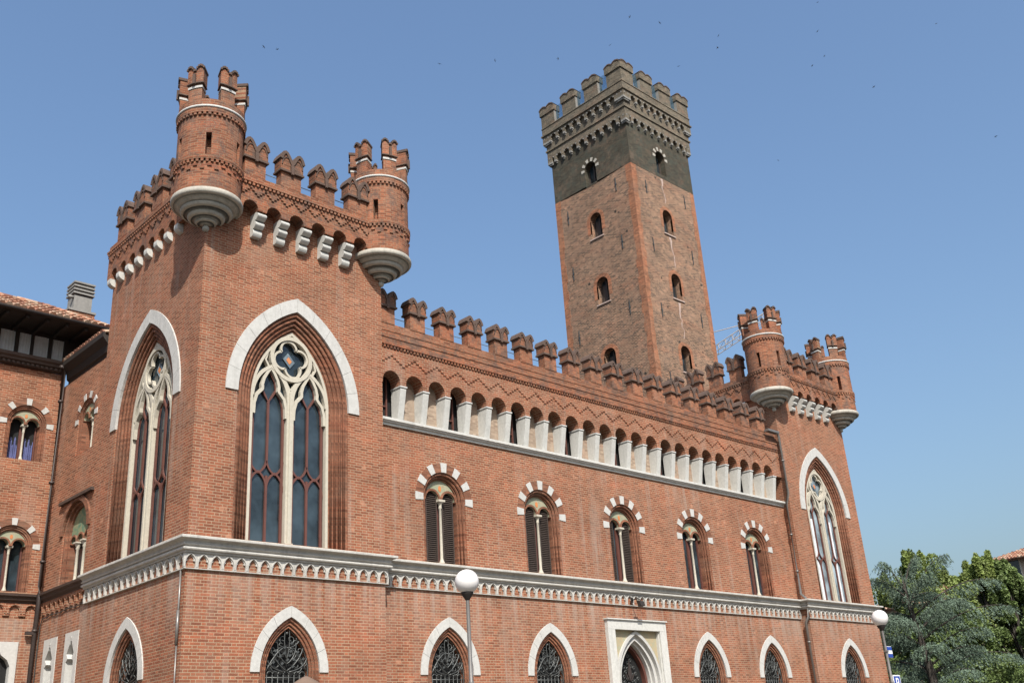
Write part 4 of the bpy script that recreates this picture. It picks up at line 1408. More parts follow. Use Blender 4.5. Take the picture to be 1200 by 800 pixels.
# three-light window on the side wall
M = MB()
tl = lambda off: roundarch(0.80-off, 7.95, 6.60, 20)
for a, b, d in ((-0.16, 0.0, -0.05), (0.0, 0.07, 0.04), (0.07, 0.14, 0.12)): M.ring(tl(a)[1:-1] if a < 0 else tl(a), tl(b)[1:-1] if a < 0 else tl(b), d, 0.40 if a >= 0 else 0.03)
for q in (-1, 0, 1): M.ribbon(roundarch(0.19, 7.72, 7.70, 10, q*0.44), 0.05, 0.14, 0.3)
tri = build('three_light_window', M, 'terracotta', wing, (WX, TRI, 0), ROTL)
pl = roundarch(0.67, 7.95, 7.72, 18)
for q in (1, 0, -1): pl += [(q*0.44+0.165*math.cos(pi*i/8), 7.72+0.165*math.sin(pi*i/8)) for i in range(9)]
M = MB(); M.prism(pl, 0.18, 0.24); sub('lunette', M, 'lunette_green', tri)
M = MB()
for q in (-1, 1):
    x = q*0.22
    M.lathe([(0.001, 6.6), (0.08, 6.6), (0.08, 6.65), (0.05, 6.72), (0.042, 6.75), (0.04, 7.50), (0.055, 7.52), (0.05, 7.56), (0.09, 7.66)], 12, x, 0.2)
    M.box(x-0.10, x+0.10, 0.1, 0.3, 7.66, 7.70)
sub('column', M, 'cream', tri)
M = MB(); M.box(-0.69, 0.69, 0.34, 0.39, 6.6, 8.6); sub('pane', M, 'glass', tri)
M = MB(); M.box(-1.1, 1.05, -0.10, 0.02, 8.82, 8.90); sub('drip_mould', M, 'brown', tri)
# narrow stone-framed windows with trefoil heads
def stone_window(y0, y1, flower):
    M = MB()
    u0, u1 = -y1-0.09, -y0+0.09
    c = (u0+u1)/2; hw = (y1-y0)/2
    hd = [(c-hw*0.72, 3.02), (c-hw*0.72, 4.58), (c-hw*0.40, 4.66), (c-hw*0.70, 4.78), (c-hw*0.40, 4.92), (c-hw*0.22, 5.0), (c-hw*0.12, 5.08)]
    hd = hd+[(2*c-x, z) for x, z in hd[::-1]]
    M.prism([[(u0, 3.0), (u1, 3.0), (u1, 5.30), (u0, 5.30)], hd], -0.02, 0.22)
    M.box(c-0.02, c+0.02, -0.03, -0.015, 5.14, 5.19)
    o = build('stone_window', M, 'white', wing, (WX, 0, 0), ROTL)
    M = MB(); M.box(c-hw, c+hw, 0.225, 0.28, 3.0, 5.2); sub('blind', M, 'white', o)
    M = MB(); M.box(u0-0.05, u1+0.05, -0.16, 0.0, 3.92 if not flower else 3.6, 4.02 if not flower else 3.7); sub('sill', M, 'brown', o)
stone_window(7.08, 7.75, True)
stone_window(5.72, 6.36, False)
fp = thing('flower_pot', 'small plant in a pale pot on the sill of a narrow stone window', 'plant', (WX-0.1, 7.42, 3.75))
M = MB(); M.lathe([(0.001, 3.75), (0.07, 3.75), (0.10, 3.98), (0.09, 3.98), (0.001, 3.95)], 14, WX-0.1, 7.42); build('pot', M, 'sign_white', fp)
M = MB()
for k in range(26):
    a = random.uniform(0, 2*pi); r = random.uniform(0.02, 0.15); h = random.uniform(0.02, 0.2)
    p = (WX-0.1+r*math.cos(a), 7.42+r*math.sin(a), 3.97+h)
    e = [random.uniform(-0.05, 0.05) for _ in range(6)]
    M.add([p, (p[0]+e[0], p[1]+e[1], p[2]+0.05), (p[0]+e[2]*1.3, p[1]+0.03, p[2]+e[3]), (p[0]+e[4], p[1]-0.02, p[2]-0.03)], [(0, 1, 2, 3)])
build('foliage', M, 'leaf', fp)
# ground floor windows of the wing front
for cx in (WA, WA-3.0, WA-6.0):
    M = MB()
    hd = [(cx-0.30, 1.22), (cx-0.30, 4.70), (cx-0.22, 4.86), (cx-0.06, 4.98), (cx, 5.08)]
    hd = hd+[(2*cx-x, z) for x, z in hd[-2::-1]]
    M.prism([[(cx-0.46, 1.2), (cx-0.46, 5.32), (cx+0.46, 5.32), (cx+0.46, 1.2)], hd], -0.03, 0.16)
    o = build('stone_window', M, 'white', wing, (0, WY, 0), 0)
    M = MB(); M.box(cx-0.42, cx+0.42, 0.165, 0.2, 1.2, 5.2); sub('pane', M, 'black', o)
# cornices of the wing
M = MB()
cp = [(-0.05, 6.30), (0.05, 6.30), (0.06, 6.34), (0.12, 6.38), (0.13, 6.44), (0.19, 6.48), (0.20, 6.54), (-0.05, 6.58)]
M.run(cp[::-1], [(-9, WY), (WX, WY), (WX, 5.35)])
build('cornice', M, 'brown', wing)
M = MB()
M.run([(-0.05, 13.24), (0.26, 13.23), (0.26, 13.14), (0.20, 13.10), (0.19, 13.04), (0.10, 13.02), (0.09, 12.94), (-0.05, 12.92)], [(-9, WY), (WX, WY)])
build('cornice', M, 'brown', wing)
frieze(-9, WX-0.05, 'frieze', 'brick_wing', 0.42, 5.98, 6.30, wing, (0, WY, 0), 0, 'round', 0.05, 0.07)
frieze(-WY+0.05, -5.35, 'frieze', 'brick_wing', 0.30, 5.98, 6.30, wing, (WX, 0, 0), ROTL, 'round', 0.05, 0.07)
dentils(-9, WX-0.02, 12.945, 13.015, 0.13, WY-0.15, WY, wing, (0, 0, 0), 0, 'brown')
M = MB()
M.xf = lambda u, d, z: (d, u, z)
M.prism([(0, 12.5), (-0.10, 12.58), (-0.16, 12.85), (-0.34, 12.98), (-0.42, 13.06), (-0.42, 13.20), (-0.36, 13.21), (-0.34, 13.10), (0.2, 13.10), (0.2, 12.5)], WX*0+5.33, WY-0.28, axis='y') if False else None
M.xf = None
prf = [(-0.002, 12.62), (-0.06, 12.66), (-0.09, 12.86), (-0.18, 12.96), (-0.24, 13.04), (-0.24, 13.18), (-0.19, 13.19), (-0.17, 13.10), (0.3, 13.10), (0.3, 12.552), (-0.002, 12.552)]
n_ = len(prf)
M.add([(WX+a, 5.33, z) for a, z in prf]+[(WX+a, WY-0.28, z) for a, z in prf], [(i, (i+1) % n_, n_+(i+1) % n_, n_+i) for i in range(n_)]+[tuple(range(n_)), tuple(range(n_, 2*n_))[::-1]])
build('eaves_cornice', M, 'darkwood', wing)
# attic with glazed loggia
M = MB()
AY = WY+0.22
M.box(-9, WX, AY+0.06, AY+0.3, 13.24, 14.25)
for k in range(11):
    x = 0.07-0.946*k
    for (a, b) in ((x-0.03, x+0.05), (x-0.47, x-0.37), ):
        M.box(a, b, AY-0.02, AY+0.06, 13.24, 14.12)
    M.box(x-0.946+0.05, x-0.03, AY-0.01, AY+0.058, 14.06, 14.12)
M.box(-9, WX, AY-0.03, AY+0.06, 14.12, 14.25)
M.box(WX, WX+1.0, AY+0.06, AY+0.3, 13.24, 14.25)
att = build('attic_loggia', M, 'darkwood', wing)
for k in range(9):
    M = MB()
    x = 0.07-0.946*k
    for (a, b) in ((x-0.365, x-0.035), (x-0.885, x-0.475)):
        n = 14
        for i in range(n):
            xa = a+(b-a)*i/n; xb = a+(b-a)*(i+1)/n
            ya = AY+0.045+0.007*math.sin(i*2.1); yb = AY+0.045+0.007*math.sin((i+1)*2.1)
            M.add([(xa, ya, 13.25), (xb, yb, 13.25), (xb, yb, 14.06), (xa, ya, 14.06)], [(0, 1, 2, 3)])
    sub('curtain', M, 'curtain', att)

def tile_field(M, o, eu, es, ncol, pitch, length_fn, step=0.36, rad=0.095, lift=0.02):
    o = Vector(o); eu = Vector(eu).normalized(); es = Vector(es).normalized(); en = eu.cross(es).normalized()
    if en.z < 0: en = -en
    for c in range(ncol):
        ln = length_fn((c+0.5)*pitch)
        if ln <= 0.1: continue
        k = max(1, int(math.ceil(ln/step)))
        for j in range(k):
            s0, s1 = j*step-0.03, min(ln, (j+1)*step)
            jit = random.uniform(-0.012, 0.012)
            vs = []
            for s_, rr, lf in ((s0, rad*1.08, lift+0.03), (s1, rad*0.88, lift)):
                for q in range(7):
                    a = pi*q/6
                    vs.append(tuple(o+eu*((c+0.5)*pitch+jit-rr*math.cos(a))+es*s_+en*(lf+rr*0.95*math.sin(a))))
            fs = [(q, q+1, 7+q+1, 7+q) for q in range(6)]+[tuple(range(7))[::-1]]
            M.add(vs, fs)
# main hipped roof of the wing
EX, EY, EZ = 0.88, WY-1.0, 14.22
sl_ = 0.577
RH = 1.5
M = MB()
s_ = math.sqrt(1+sl_*sl_)
W_ = 10.6
tile_field(M, (EX-W_, EY, EZ), (1, 0, 0), (0, 1, sl_), 53, 0.2, lambda u: min(RH, W_-u)*s_)
tile_field(M, (EX, EY, EZ), (0, 1, 0), (-1, 0, sl_), 30, 0.2, lambda u: min(RH, u)*s_)
# deck under the tiles
M.mat = 1
M.add([(EX-W_, EY, EZ), (EX, EY, EZ), (EX-RH, EY+RH, EZ+RH*sl_), (EX-W_, EY+RH, EZ+RH*sl_), (EX, EY+6, EZ), (EX-RH, EY+6, EZ+RH*sl_)], [(0, 1, 2, 3), (1, 4, 5, 2), (3, 2, 5)])
M.box(EX-W_, EX-0.02, EY+0.02, WY+0.3, EZ-0.07, EZ-0.012); M.box(WX, EX-0.02, WY+0.3, EY+6, EZ-0.07, EZ-0.012)
for k in range(18):
    x = EX-0.12-0.55*k
    M.box(x-0.05, x+0.05, EY+0.06, WY+0.2, EZ-0.18, EZ-0.072)
M.prism([(WX, 13.3), (WX, 13.42), (EX-0.3, EZ-0.08), (EX-0.16, EZ-0.08)], EY+0.5, EY+0.6)
M.tube([(EX-W_, EY-0.05, EZ-0.03), (EX+0.04, EY-0.05, EZ-0.03)], 0.065, 8)
# ridge and hip caps
M.mat = 0
for (a, b) in (((EX, EY, EZ+0.06), (EX-RH, EY+RH, EZ+RH*sl_+0.08)), ((EX-W_, EY+RH, EZ+RH*sl_+0.08), (EX-RH, EY+RH, EZ+RH*sl_+0.08)), ((EX-RH, EY+RH, EZ+RH*sl_+0.08), (EX-RH, EY+6, EZ+RH*sl_+0.08))):
    n = 12
    A = Vector(a); Bv = Vector(b)
    for i in range(n): M.tube([tuple(A.lerp(Bv, i/n)), tuple(A.lerp(Bv, (i+1.06)/n))], [0.11, 0.09], 8)
roof = build('roof', M, ['tile', 'darkwood'], wing)
# lower tiled roof over the link to the tower
M = MB()
tile_field(M, (WX-0.18, 5.4, 13.16), (0, 1, 0), (1, 0, 0.36), 14, 0.2, lambda u: 2.6)
M.add([(WX-0.18, 5.33, 13.15), (WX-0.18, WY, 13.15), (WX+2.6, WY, 14.2), (WX+2.6, 5.33, 14.2)], [(0, 1, 2, 3)])
build('roof', M, 'tile', wing)
# chimney
CX, CY = 0.66, 9.50
M = MB()
M.box(CX-0.42, CX+0.38, CY-0.32, CY+0.32, 14.0, 15.36); M.mat = 1
M.box(CX-0.45, CX+0.41, CY-0.35, CY+0.35, 15.36, 15.43)
M.box(CX-0.28, CX+0.28, CY-0.26, CY+0.26, 15.43, 15.93)
for k in range(4):
    z = 15.93+0.12*k
    M.box(CX-0.33, CX+0.33, CY-0.31, CY+0.31, z+0.045, z+0.10)
    M.box(CX-0.22, CX+0.22, CY-0.20, CY+0.20, z, z+0.045)
M.box(CX-0.20, CX+0.20, CY-0.18, CY+0.18, 16.39, 16.45)
M.tube([(CX-0.28, CY-0.2, 15.85), (CX-0.44, CY-0.2, 15.85)], 0.055, 8)
build('chimney', M, ['brick_wing', 'concrete'], wing)
# drainpipe in the corner
M = MB()
dx, dy = WX-0.10, WY-0.12
M.tube([(WX-0.3, WY-0.36, 13.02), (dx-0.05, dy-0.14, 12.98), (dx-0.05, dy-0.12, 6.75), (dx-0.08, dy-0.2, 6.5), (dx-0.05, dy-0.12, 5.9), (dx-0.02, dy, 5.6), (dx-0.02, dy, 0.14)], 0.06, 10)
for z in (12.0, 9.6, 7.4, 5.6, 4.2): M.tube([(dx-0.05 if z > 6 else dx-0.02, dy-0.12 if z > 6 else dy, z-0.03), (dx-0.05 if z > 6 else dx-0.02, dy-0.12 if z > 6 else dy, z+0.03)], 0.078, 10)
M.box(dx-0.25, dx, dy-0.05, dy+0.05, 5.50, 5.58)
build('drainpipe', M, 'pipe_brown', wing)
M = MB()
pth = [(WX-0.03, 5.4, 5.95)]+[(WX-0.03, 5.4+0.3*i, 5.95-0.035*math.sin(i*0.9)**2-0.004*i) for i in range(1, 10)]+[(WX-0.04, 8.2, 5.7), (WX-0.03, 8.25, 5.2), (WX-0.03, 8.25, 0.2)]
M.tube(pth, 0.014, 6)
build('cable', M, 'iron', wing)

# ================================================================== STREET FURNITURE
def street_lamp(x, y, zg, label):
    t_ = thing('street_lamp', label, 'street lamp', (x, y, 0.13), 'globe lamps on the square')
    M = MB()
    M.lathe([(0.10, 0.13), (0.10, 0.4), (0.075, 0.9), (0.06, 1.0), (0.052, 1.05), (0.042, 2.9), (0.048, 2.92), (0.048, 2.98), (0.038, 3.0), (0.034, zg-0.33)], 16, x, y)
    build('pole', M, 'pipe', t_)
    M = MB(); M.lathe([(0.034, zg-0.34), (0.10, zg-0.24), (0.115, zg-0.21), (0.115, zg-0.185), (0.05, zg-0.18)], 18, x, y)
    build('collar', M, 'darkwood', t_)
    M = MB(); M.sphere((x, y, zg), 0.222, 36)
    build('lamp_globe', M, 'globe', t_)
    return t_
street_lamp(2.38, -6.32, 4.73, 'white globe street lamp on a slim pole, nearer the left corner tower')
street_lamp(17.28, -6.68, 4.64, 'white globe street lamp at the right end of the palace, signs on its pole')
# signs on the right lamp's pole
x, y = 17.28, -6.68
s1 = thing('street_sign', 'small blue and white striped sign above the parking sign on the lamp pole', 'sign', (x, y, 3.6))
M = MB()
for i, c in enumerate((0, 1, 0)):
    M.mat = c
    M.box(x+0.05, x+0.29, y-0.03, y-0.012, 3.60+i*0.095, 3.69+i*0.095)
M.mat = 1; M.box(x-0.03, x+0.30, y-0.0115, y+0.0, 3.59, 3.895)
build('sign_panel', M, ['sign_blue', 'sign_white'], s1)
M = MB(); M.box(x-0.05, x+0.05, y-0.05, y+0.05, 3.74, 3.78); build('bracket', M, 'pipe', s1)
s2 = thing('parking_sign', 'blue square parking sign with a white P and white border on the lamp pole', 'sign', (x, y, 2.8))
M = MB(); M.box(x+0.05, x+0.45, y-0.03, y-0.012, 2.72, 3.14); build('sign_panel', M, 'sign_white', s2)
M = MB(); M.box(x+0.08, x+0.42, y-0.035, y-0.0305, 2.75, 3.11); build('blue_field', M, 'sign_blue', s2)
M = MB()
M.box(x+0.17, x+0.215, y-0.040, y-0.0355, 2.80, 3.065)
M.ribbon([(x+0.21, 3.045)]+arc(x+0.255, 2.985, 0.06, 90, -90, 10)+[(x+0.21, 2.925)], 0.04, y-0.040, y-0.0355)
build('letter', M, 'sign_white', s2)
M = MB(); M.box(x-0.05, x+0.06, y-0.05, y+0.05, 2.90, 2.94); build('bracket', M, 'pipe', s2)
# parasol
qx, qy = -2.13, -7.98
pz = 2.86
pr_ = thing('parasol', 'brown canvas parasol top poking up in front of the first low pointed window', 'parasol', (qx, qy, 0.13))
M = MB()
for k in range(8):
    a0 = 2*pi*k/8; a1 = 2*pi*(k+1)/8
    n = 6
    vs = []
    for j in range(n+1):
        t_ = 0.08+0.92*j/n
        r = 1.5*t_; z = pz-0.68*t_-0.05*math.sin(pi*t_)
        for q in range(5):
            a = a0+(a1-a0)*q/4
            vs.append((qx+r*math.cos(a), qy+r*math.sin(a), z+0.02*t_*math.cos((q/4-0.5)*2*pi)))
    fs = [(j*5+q, j*5+q+1, (j+1)*5+q+1, (j+1)*5+q) for j in range(n) for q in range(4)]
    M.add(vs, fs)
    # valance
    vs = []
    for q in range(5):
        a = a0+(a1-a0)*q/4
        z = pz-0.68+0.02*math.cos((q/4-0.5)*2*pi)
        vs += [(qx+1.5*math.cos(a), qy+1.5*math.sin(a), z), (qx+1.505*math.cos(a), qy+1.505*math.sin(a), z-0.18)]
    M.add(vs, [(2*q, 2*q+2, 2*q+3, 2*q+1) for q in range(4)])
build('canopy', M, 'parasol', pr_)
M = MB(); M.lathe([(0.24, pz-0.14), (0.20, pz-0.07), (0.09, pz-0.005), (0.02, pz+0.03), (0.001, pz+0.03)], 16, qx, qy); build('vent_cap', M, 'parasol', pr_)
M = MB(); M.tube([(qx, qy, 0.2), (qx, qy, pz-0.05)], 0.025, 10)
for k in range(8):
    a = 2*pi*k/8
    M.tube([(qx, qy, pz-0.1), (qx+1.47*math.cos(a), qy+1.47*math.sin(a), pz-0.72)], 0.01, 5)
build('pole', M, 'darkwood', pr_)
M = MB(); M.lathe([(0.001, 0.13), (0.35, 0.13), (0.33, 0.2), (0.05, 0.24), (0.001, 0.24)], 20, qx, qy); build('foot', M, 'concrete', pr_)

# ================================================================== CRANE
cr_ = thing('tower_crane', 'pale lattice jib of a distant tower crane between the old tower and a turret', 'crane', (104.0, 63.0, 0))
M = MB()
def lattice(a, b, n, wd, r, axis_up):
    a = Vector(a); b = Vector(b); d = (b-a).normalized(); s = d.cross(Vector(axis_up)).normalized()
    u = s.cross(d).normalized()
    ch = [s*wd*0.5, -s*wd*0.5, u*wd*1.1]
    for c in ch: M.tube([tuple(a+c), tuple(b+c)], r, 5)
    for i in range(n):
        p, q = a.lerp(b, i/n), a.lerp(b, (i+1)/n); m_ = (p+q)/2
        M.tube([tuple(p+ch[0]), tuple(m_+ch[2]), tuple(q+ch[0])], r*0.6, 4); M.tube([tuple(p+ch[1]), tuple(m_+ch[2]), tuple(q+ch[1])], r*0.6, 4)
        M.tube([tuple(p+ch[0]), tuple(p+ch[1])], r*0.6, 4)
lattice((108.5, 74.0, 50.2), (95.2, 39.8, 50.2), 22, 1.0, 0.05, (0, 0, 1))
M.tube([(104.0, 63.0, 56.5), (96.5, 43.0, 51.3)], 0.05, 4); M.tube([(104.0, 63.0, 56.5), (108.0, 73.0, 51.2)], 0.05, 4)
build('jib', M, 'crane', cr_)
M = MB(); lattice((104.0, 63.0, 0), (104.0, 63.0, 56.5), 26, 1.4, 0.09, (1, 0, 0)); build('mast', M, 'crane', cr_)
M = MB(); M.box(107.0, 109.4, 72.5, 74.5, 47.6, 49.8); build('counterweight', M, 'concrete', cr_)

# ================================================================== FAR HOUSES
def far_house(name, label, x0, y0, x1, y1, zw, ridge, ov=0.8, wins=()):
    t_ = thing(name, label, 'house', ((x0+x1)/2, (y0+y1)/2, 0))
    M = MB(); M.box(x0, x1, y0, y1, 0, zw); build('wall', M, 'render', t_)
    M = MB()
    ym = (y0+y1)/2; xm = (x0+x1)/2
    # ridge runs along y; hipped at both ends
    hx = (x1-x0)/2+ov
    sl = ridge/hx
    ln = math.sqrt(1+sl*sl)
    X0, X1, Y0, Y1 = x0-ov, x1+ov, y0-ov, y1+ov
    W = Y1-Y0
    tile_field(M, (X0, Y0, zw), (0, 1, 0), (1, 0, sl), int(W/0.3), 0.3, lambda u: min(hx, u, W-u)*ln, 0.6, 0.14)
    tile_field(M, (X0, Y0, zw), (1, 0, 0), (0, 1, sl), int((X1-X0)/0.3), 0.3, lambda u: min(u, X1-X0-u)*ln, 0.6, 0.14)
    M.add([(X0, Y0, zw), (X1, Y0, zw), (X1, Y1, zw), (X0, Y1, zw), (xm, Y0+hx, zw+ridge), (xm, Y1-hx, zw+ridge)], [(0, 1, 4), (0, 4, 5, 3), (1, 2, 5, 4), (2, 3, 5), (0, 1, 2, 3)])
    build('roof', M, 'tile', t_)
    for (y, z) in wins:
        M = MB(); M.box(x0-0.03, x0+0.05, y-0.65, y+0.65, z-1.1, z+1.1); f = build('window', M, 'cream', t_)
        M = MB(); M.box(x0-0.05, x0-0.031, y-0.5, y+0.5, z-0.95, z+0.95); sub('pane', M, 'glass', f)
    return t_
far_house('tiled_house', 'distant house with long orange tiled roof half hidden by the trees', 88.0, 8.0, 98.0, 30.0, 12.9, 2.6, wins=[(12, 11), (16, 11), (20, 11), (24, 11)])
far_house('attic_house', 'distant taller house with tiled hip roof and dark attic window at the right edge', 86.5, 0.0, 96.0, 16.6, 15.4, 2.0, wins=[(14.6, 14.4), (11.5, 14.4), (8.5, 14.4), (14.6, 11), (11.5, 11)])

# ================================================================== TREES
def leaf_mesh(M, clumps, per, size, flat=0.6, rs=random):
    for (c, rx, ry, rz) in clumps:
        for _ in range(per):
            # points near the shell of the clump
            u = rs.uniform(-1, 1); a = rs.uniform(0, 2*pi); r = rs.uniform(0.35, 1.08)**0.6
            q = math.sqrt(1-u*u)
            p = Vector((c[0]+rx*r*q*math.cos(a), c[1]+ry*r*q*math.sin(a), c[2]+rz*r*u))
            n = Vector((rs.gauss(0, 1), rs.gauss(0, 1), rs.gauss(0.7, 1))).normalized()
            e1 = n.orthogonal().normalized(); e1.rotate(Matrix.Rotation(rs.uniform(0, 2*pi), 3, n)); e2 = n.cross(e1)
            s = size*rs.uniform(0.6, 1.3)
            M.add([tuple(p-e1*s), tuple(p-e2*s*flat+n*s*0.1), tuple(p+e1*s), tuple(p+e2*s*flat+n*s*0.1)], [(0, 1, 2, 3)])
def broadleaf(name, label, x, y, h, spread, mat, seed, per=420, tr=0.22):
    rs = random.Random(seed)
    t_ = thing(name, label, 'tree', (x, y, 0), 'leafy trees beyond the palace')
    M = MB()
    M.tube([(x, y, 0), (x+0.1, y, h*0.25), (x-0.05, y+0.1, h*0.5), (x, y, h*0.85)], [tr, tr*0.8, tr*0.55, 0.05], 8)
    clumps = []
    for k in range(34):
        a = rs.uniform(0, 2*pi); f = rs.uniform(0.22, 1.0)
        rad = spread*(math.sin(pi*min(1, 0.15+f*0.82))**0.7)*rs.uniform(0.35, 1.0)
        c = (x+rad*math.cos(a), y+rad*math.sin(a), h*f*0.93)
        cr2 = rs.uniform(0.55, 1.15)*spread*0.34
        clumps.append((c, cr2, cr2, cr2*rs.uniform(0.7, 1.0)))
        for _k in range(3):
            b_ = rs.uniform(0, 2*pi); d_ = cr2*rs.uniform(0.6, 1.1)
            clumps.append(((c[0]+d_*math.cos(b_), c[1]+d_*math.sin(b_), c[2]+rs.uniform(-0.4, 0.6)*cr2), cr2*0.45, cr2*0.45, cr2*0.4))
        M.tube([(x, y, max(1.0, c[2]*0.6)), ((x+c[0])/2, (y+c[1])/2, c[2]*0.82), c], [0.08, 0.05, 0.02], 5)
    for k in range(26):
        a = rs.uniform(0, 2*pi); rad = spread*0.75*rs.random()
        c = (x+rad*math.cos(a), y+rad*math.sin(a), h*(0.97-0.30*(rad/spread)**2)*rs.uniform(0.88, 1.02))
        clumps.append((c, 0.22, 0.22, 0.6))
    build('trunk', M, 'bark', t_)
    M = MB(); leaf_mesh(M, clumps, per//2, 0.095, 0.6, rs)
    build('crown', M, mat, t_)
broadleaf('broadleaf_tree', 'tall light green leafy tree with its top above the blue cedar', 53.8, 9.0, 12.2, 3.6, 'leaf', 11, 950)
broadleaf('broadleaf_tree', 'light green leafy tree directly behind the right side of the cedar', 56.8, 6.0, 12.0, 3.3, 'leaf', 12, 900)
broadleaf('broadleaf_tree', 'darker green leafy tree at the right edge of the photo', 57.5, 2.0, 9.4, 3.2, 'leaf', 13, 850)
broadleaf('broadleaf_tree', 'leafy tree with thin pointed top in front of the tiled attic house', 55.4, 3.9, 10.9, 1.6, 'leaf2', 14, 700)
broadleaf('broadleaf_tree', 'low dark leafy tree filling the gap behind the cedar trunk', 51.0, 6.4, 8.6, 3.6, 'leaf2', 15, 850)
broadleaf('broadleaf_tree', 'low leafy tree at the bottom right corner below the tiled houses', 50.0, -0.6, 7.6, 3.0, 'leaf2', 16, 850)

def cedar(label):
    rs = random.Random(5)
    T = MB(); Nd = MB()
    ir = Vector((0.392, -0.92, 0)); dp_ = Vector((0.92, 0.392, 0))      # across and away as seen from the square
    base = Vector((40.6, 3.2, 0))
    t_ = thing('cedar_tree', label, 'tree', tuple(base))
    def stem(z): return base+Vector((0, 0, z))+ir*(0.25*math.sin(z*0.5))
    T.tube([tuple(stem(z)) for z in (0, 2, 4, 6, 7.5, 8.7, 9.3)], [0.32, 0.27, 0.21, 0.15, 0.10, 0.05, 0.02], 10)
    # (height on the stem, across, away, height of the tip)
    B = [(7.6, 1.9, -0.5, 9.9), (7.9, -1.7, 0.3, 9.2), (8.2, -1.0, -0.8, 9.75), (7.2, 1.0, -1.2, 8.9), (6.4, -2.6, -0.3, 7.3), (7.0, 4.0, 0.2, 8.6), (5.8, 4.4, -0.6, 7.2),
         (5.6, -2.2, -1.2, 6.4), (5.0, 3.0, -1.4, 6.2), (4.4, -2.3, 0.4, 5.0), (4.2, 4.2, 0.5, 5.0), (6.6, 2.2, -1.6, 7.6), (6.0, -1.0, -2.2, 6.9), (4.8, 0.6, -2.4, 5.6), (3.6, 2.2, -2.0, 4.3),
         (3.4, -2.0, -1.2, 3.6), (7.4, -0.4, 1.6, 8.8), (6.2, 1.5, 2.0, 7.4), (5.2, -1.6, 1.8, 6.3), (8.4, 0.5, 0.3, 10.0), (3.0, 3.6, -0.4, 3.4), (2.6, -1.2, -2.4, 2.8), (2.4, 2.6, 1.6, 2.8), (4.0, -0.6, 2.4, 4.6)]
    for k in range(10):
        z = rs.uniform(3.2, 8.0)
        B.append((z, rs.uniform(-2.0, 2.8), rs.uniform(-1.8, 1.8), z+rs.uniform(0.4, 1.1)))
    for (z0, ax, dz, z1) in B:
        p0 = stem(z0); p2 = base+ir*ax+dp_*dz+Vector((0, 0, z1))
        ln = (p2-p0).length
        p1 = p0.lerp(p2, 0.6)+Vector((0, 0, 0.20*ln))
        p2 = p2-Vector((0, 0, 0.05*ln))
        n = 12
        pts = [p0*(1-q)**2+p1*2*q*(1-q)+p2*q*q for q in [i/n for i in range(n+1)]]
        T.tube([tuple(p) for p in pts], [0.05*(1-0.88*i/n)+0.005 for i in range(n+1)], 5)
        for i in range(2, n+1):
            p = pts[i]
            dr = (pts[i]-pts[i-1]).normalized()
            sd = dr.cross(Vector((0, 0, 1))).normalized()
            f = i/n
            wv = (0.16+0.27*ln)*math.sin(pi*min(0.97, 0.10+0.86*f))+0.06
            for q in range(15):
                off = rs.uniform(-1, 1)
                b0 = p+sd*off*wv+dr*rs.uniform(-0.15, 0.25)+Vector((0, 0, -0.3*abs(off)*wv+rs.uniform(-0.04, 0.06)))
                tl_ = rs.uniform(0.15, 0.5)*(1.0 if rs.random() < 0.85 else 1.6)
                dd = (dr*rs.uniform(0.2, 0.8)+sd*off*0.5+Vector((0, 0, -rs.uniform(0.5, 1.4)))).normalized()
                for j in range(10):
                    c = b0+dd*tl_*j/9-Vector((0, 0, 0.06*(j/9)**2))
                    nn = Vector((rs.gauss(0, 1), rs.gauss(0, 1), rs.gauss(0.3, 0.8))).normalized()
                    e1 = nn.orthogonal().normalized(); e1.rotate(Matrix.Rotation(rs.uniform(0, 2*pi), 3, nn)); e2 = nn.cross(e1)
                    s = rs.uniform(0.032, 0.075)
                    Nd.add([tuple(c-e1*s), tuple(c-e2*s*0.3), tuple(c+e1*s), tuple(c+e2*s*0.3)], [(0, 1, 2, 3)])
    build('trunk', T, 'bark', t_)
    build('crown', Nd, 'needle', t_)
cedar('blue green cedar with drooping layered boughs beside the right corner tower')

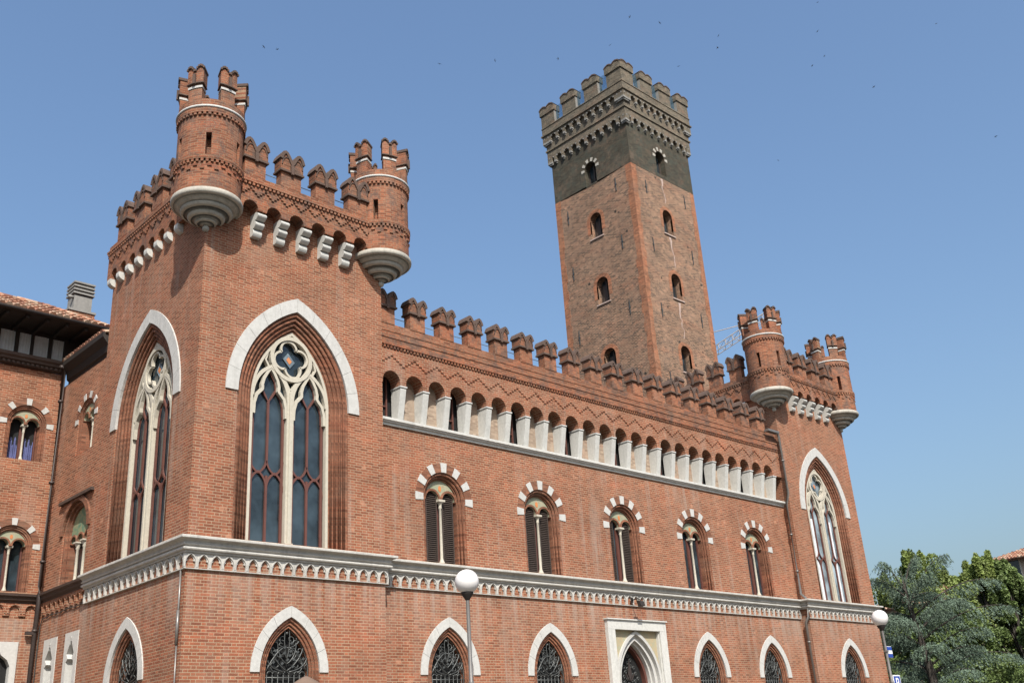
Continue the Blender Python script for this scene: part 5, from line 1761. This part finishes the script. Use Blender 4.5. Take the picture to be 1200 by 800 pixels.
# ================================================================== BIRDS
BIRDS = [(309, 55, 'dark swift flying above the left corner turret, left of a close pair'), (325, 58, 'dark swift flying above the left corner turret, right of a close pair'),
 (580, 71, 'dark swift flying midway between the turrets and the tall tower top'), (515, 75, 'faint small swift in open sky left of the lone midway swift'),
 (738, 20, 'highest dark swift straight above the tall tower'), (773, 27, 'dark swift above and slightly right of the tall tower corner'),
 (715, 53, 'dark swift just above left of the tall tower peak'), (654, 69, 'faint dark swift above the left end of the tower battlements'),
 (795, 78, 'dark swift just above the right end of the tower battlements'), (842, 42, 'dark swift right of the tower, upper of a close pair'),
 (841, 56, 'dark swift right of the tower, lower of a close pair'), (958, 37, 'dark swift in the upper right sky, highest of three near each other'),
 (966, 66, 'dark swift in the upper right sky, middle of three near each other'), (952, 77, 'dark swift in the upper right sky, lowest of three near each other'),
 (1024, 102, 'lone faint swift high above the right corner tower'), (1097, 28, 'dark swift near the top right corner of the sky'),
 (1167, 160, 'dark swift far right in the sky above the trees'), (912, 188, 'faint swift in the sky right of the tall tower storeys'), (958, 3, 'dark swift at the very top edge of the sky')]
FPX = 1195.1
def at(px, py, dist):
    d = R_*((px-600)/FPX)+D_*((py-400)/FPX)+fw
    return Vector((-10.288, -20.571, 1.65))+d*dist
bmesh0 = None
for i, (px, py, lab) in enumerate(BIRDS):
    dist = 62+13*((i*7) % 5)/4
    p = at(px, py, dist)
    if bmesh0 is None:
        M = MB()
        M.tube([(0, -0.10, 0), (0, -0.05, 0), (0, 0.04, 0), (0, 0.10, 0), (0, 0.16, 0.0)], [0.006, 0.026, 0.03, 0.014, 0.004], 6)
        for s in (-1, 1):
            M.add([(0, -0.05, 0.01), (s*0.09, -0.06, 0.03), (s*0.20, 0.02, 0.02), (s*0.235, 0.08, 0.01), (s*0.13, 0.02, 0.025), (0, 0.03, 0.01)], [(0, 1, 2, 3, 4, 5)])
            M.add([(0, -0.05, 0.003), (s*0.09, -0.06, 0.023), (s*0.20, 0.02, 0.013), (s*0.235, 0.08, 0.006), (s*0.13, 0.02, 0.018), (0, 0.03, 0.003)], [(5, 4, 3, 2, 1, 0)])
            M.add([(0, 0.11, 0), (s*0.015, 0.13, 0), (s*0.045, 0.22, 0), (0, 0.15, 0)], [(0, 1, 2, 3)])
        o = build('swift', M, 'bird')
        bmesh0 = o
    else:
        o = bmesh0.copy(); COL.objects.link(o)
    o.location = p
    o.scale = (0.58,)*3
    o.rotation_euler = (math.sin(i*2.3)*0.5, math.cos(i*1.7)*0.7, i*1.9)
    tag(o, lab, 'bird', 'swifts scattered across the sky')
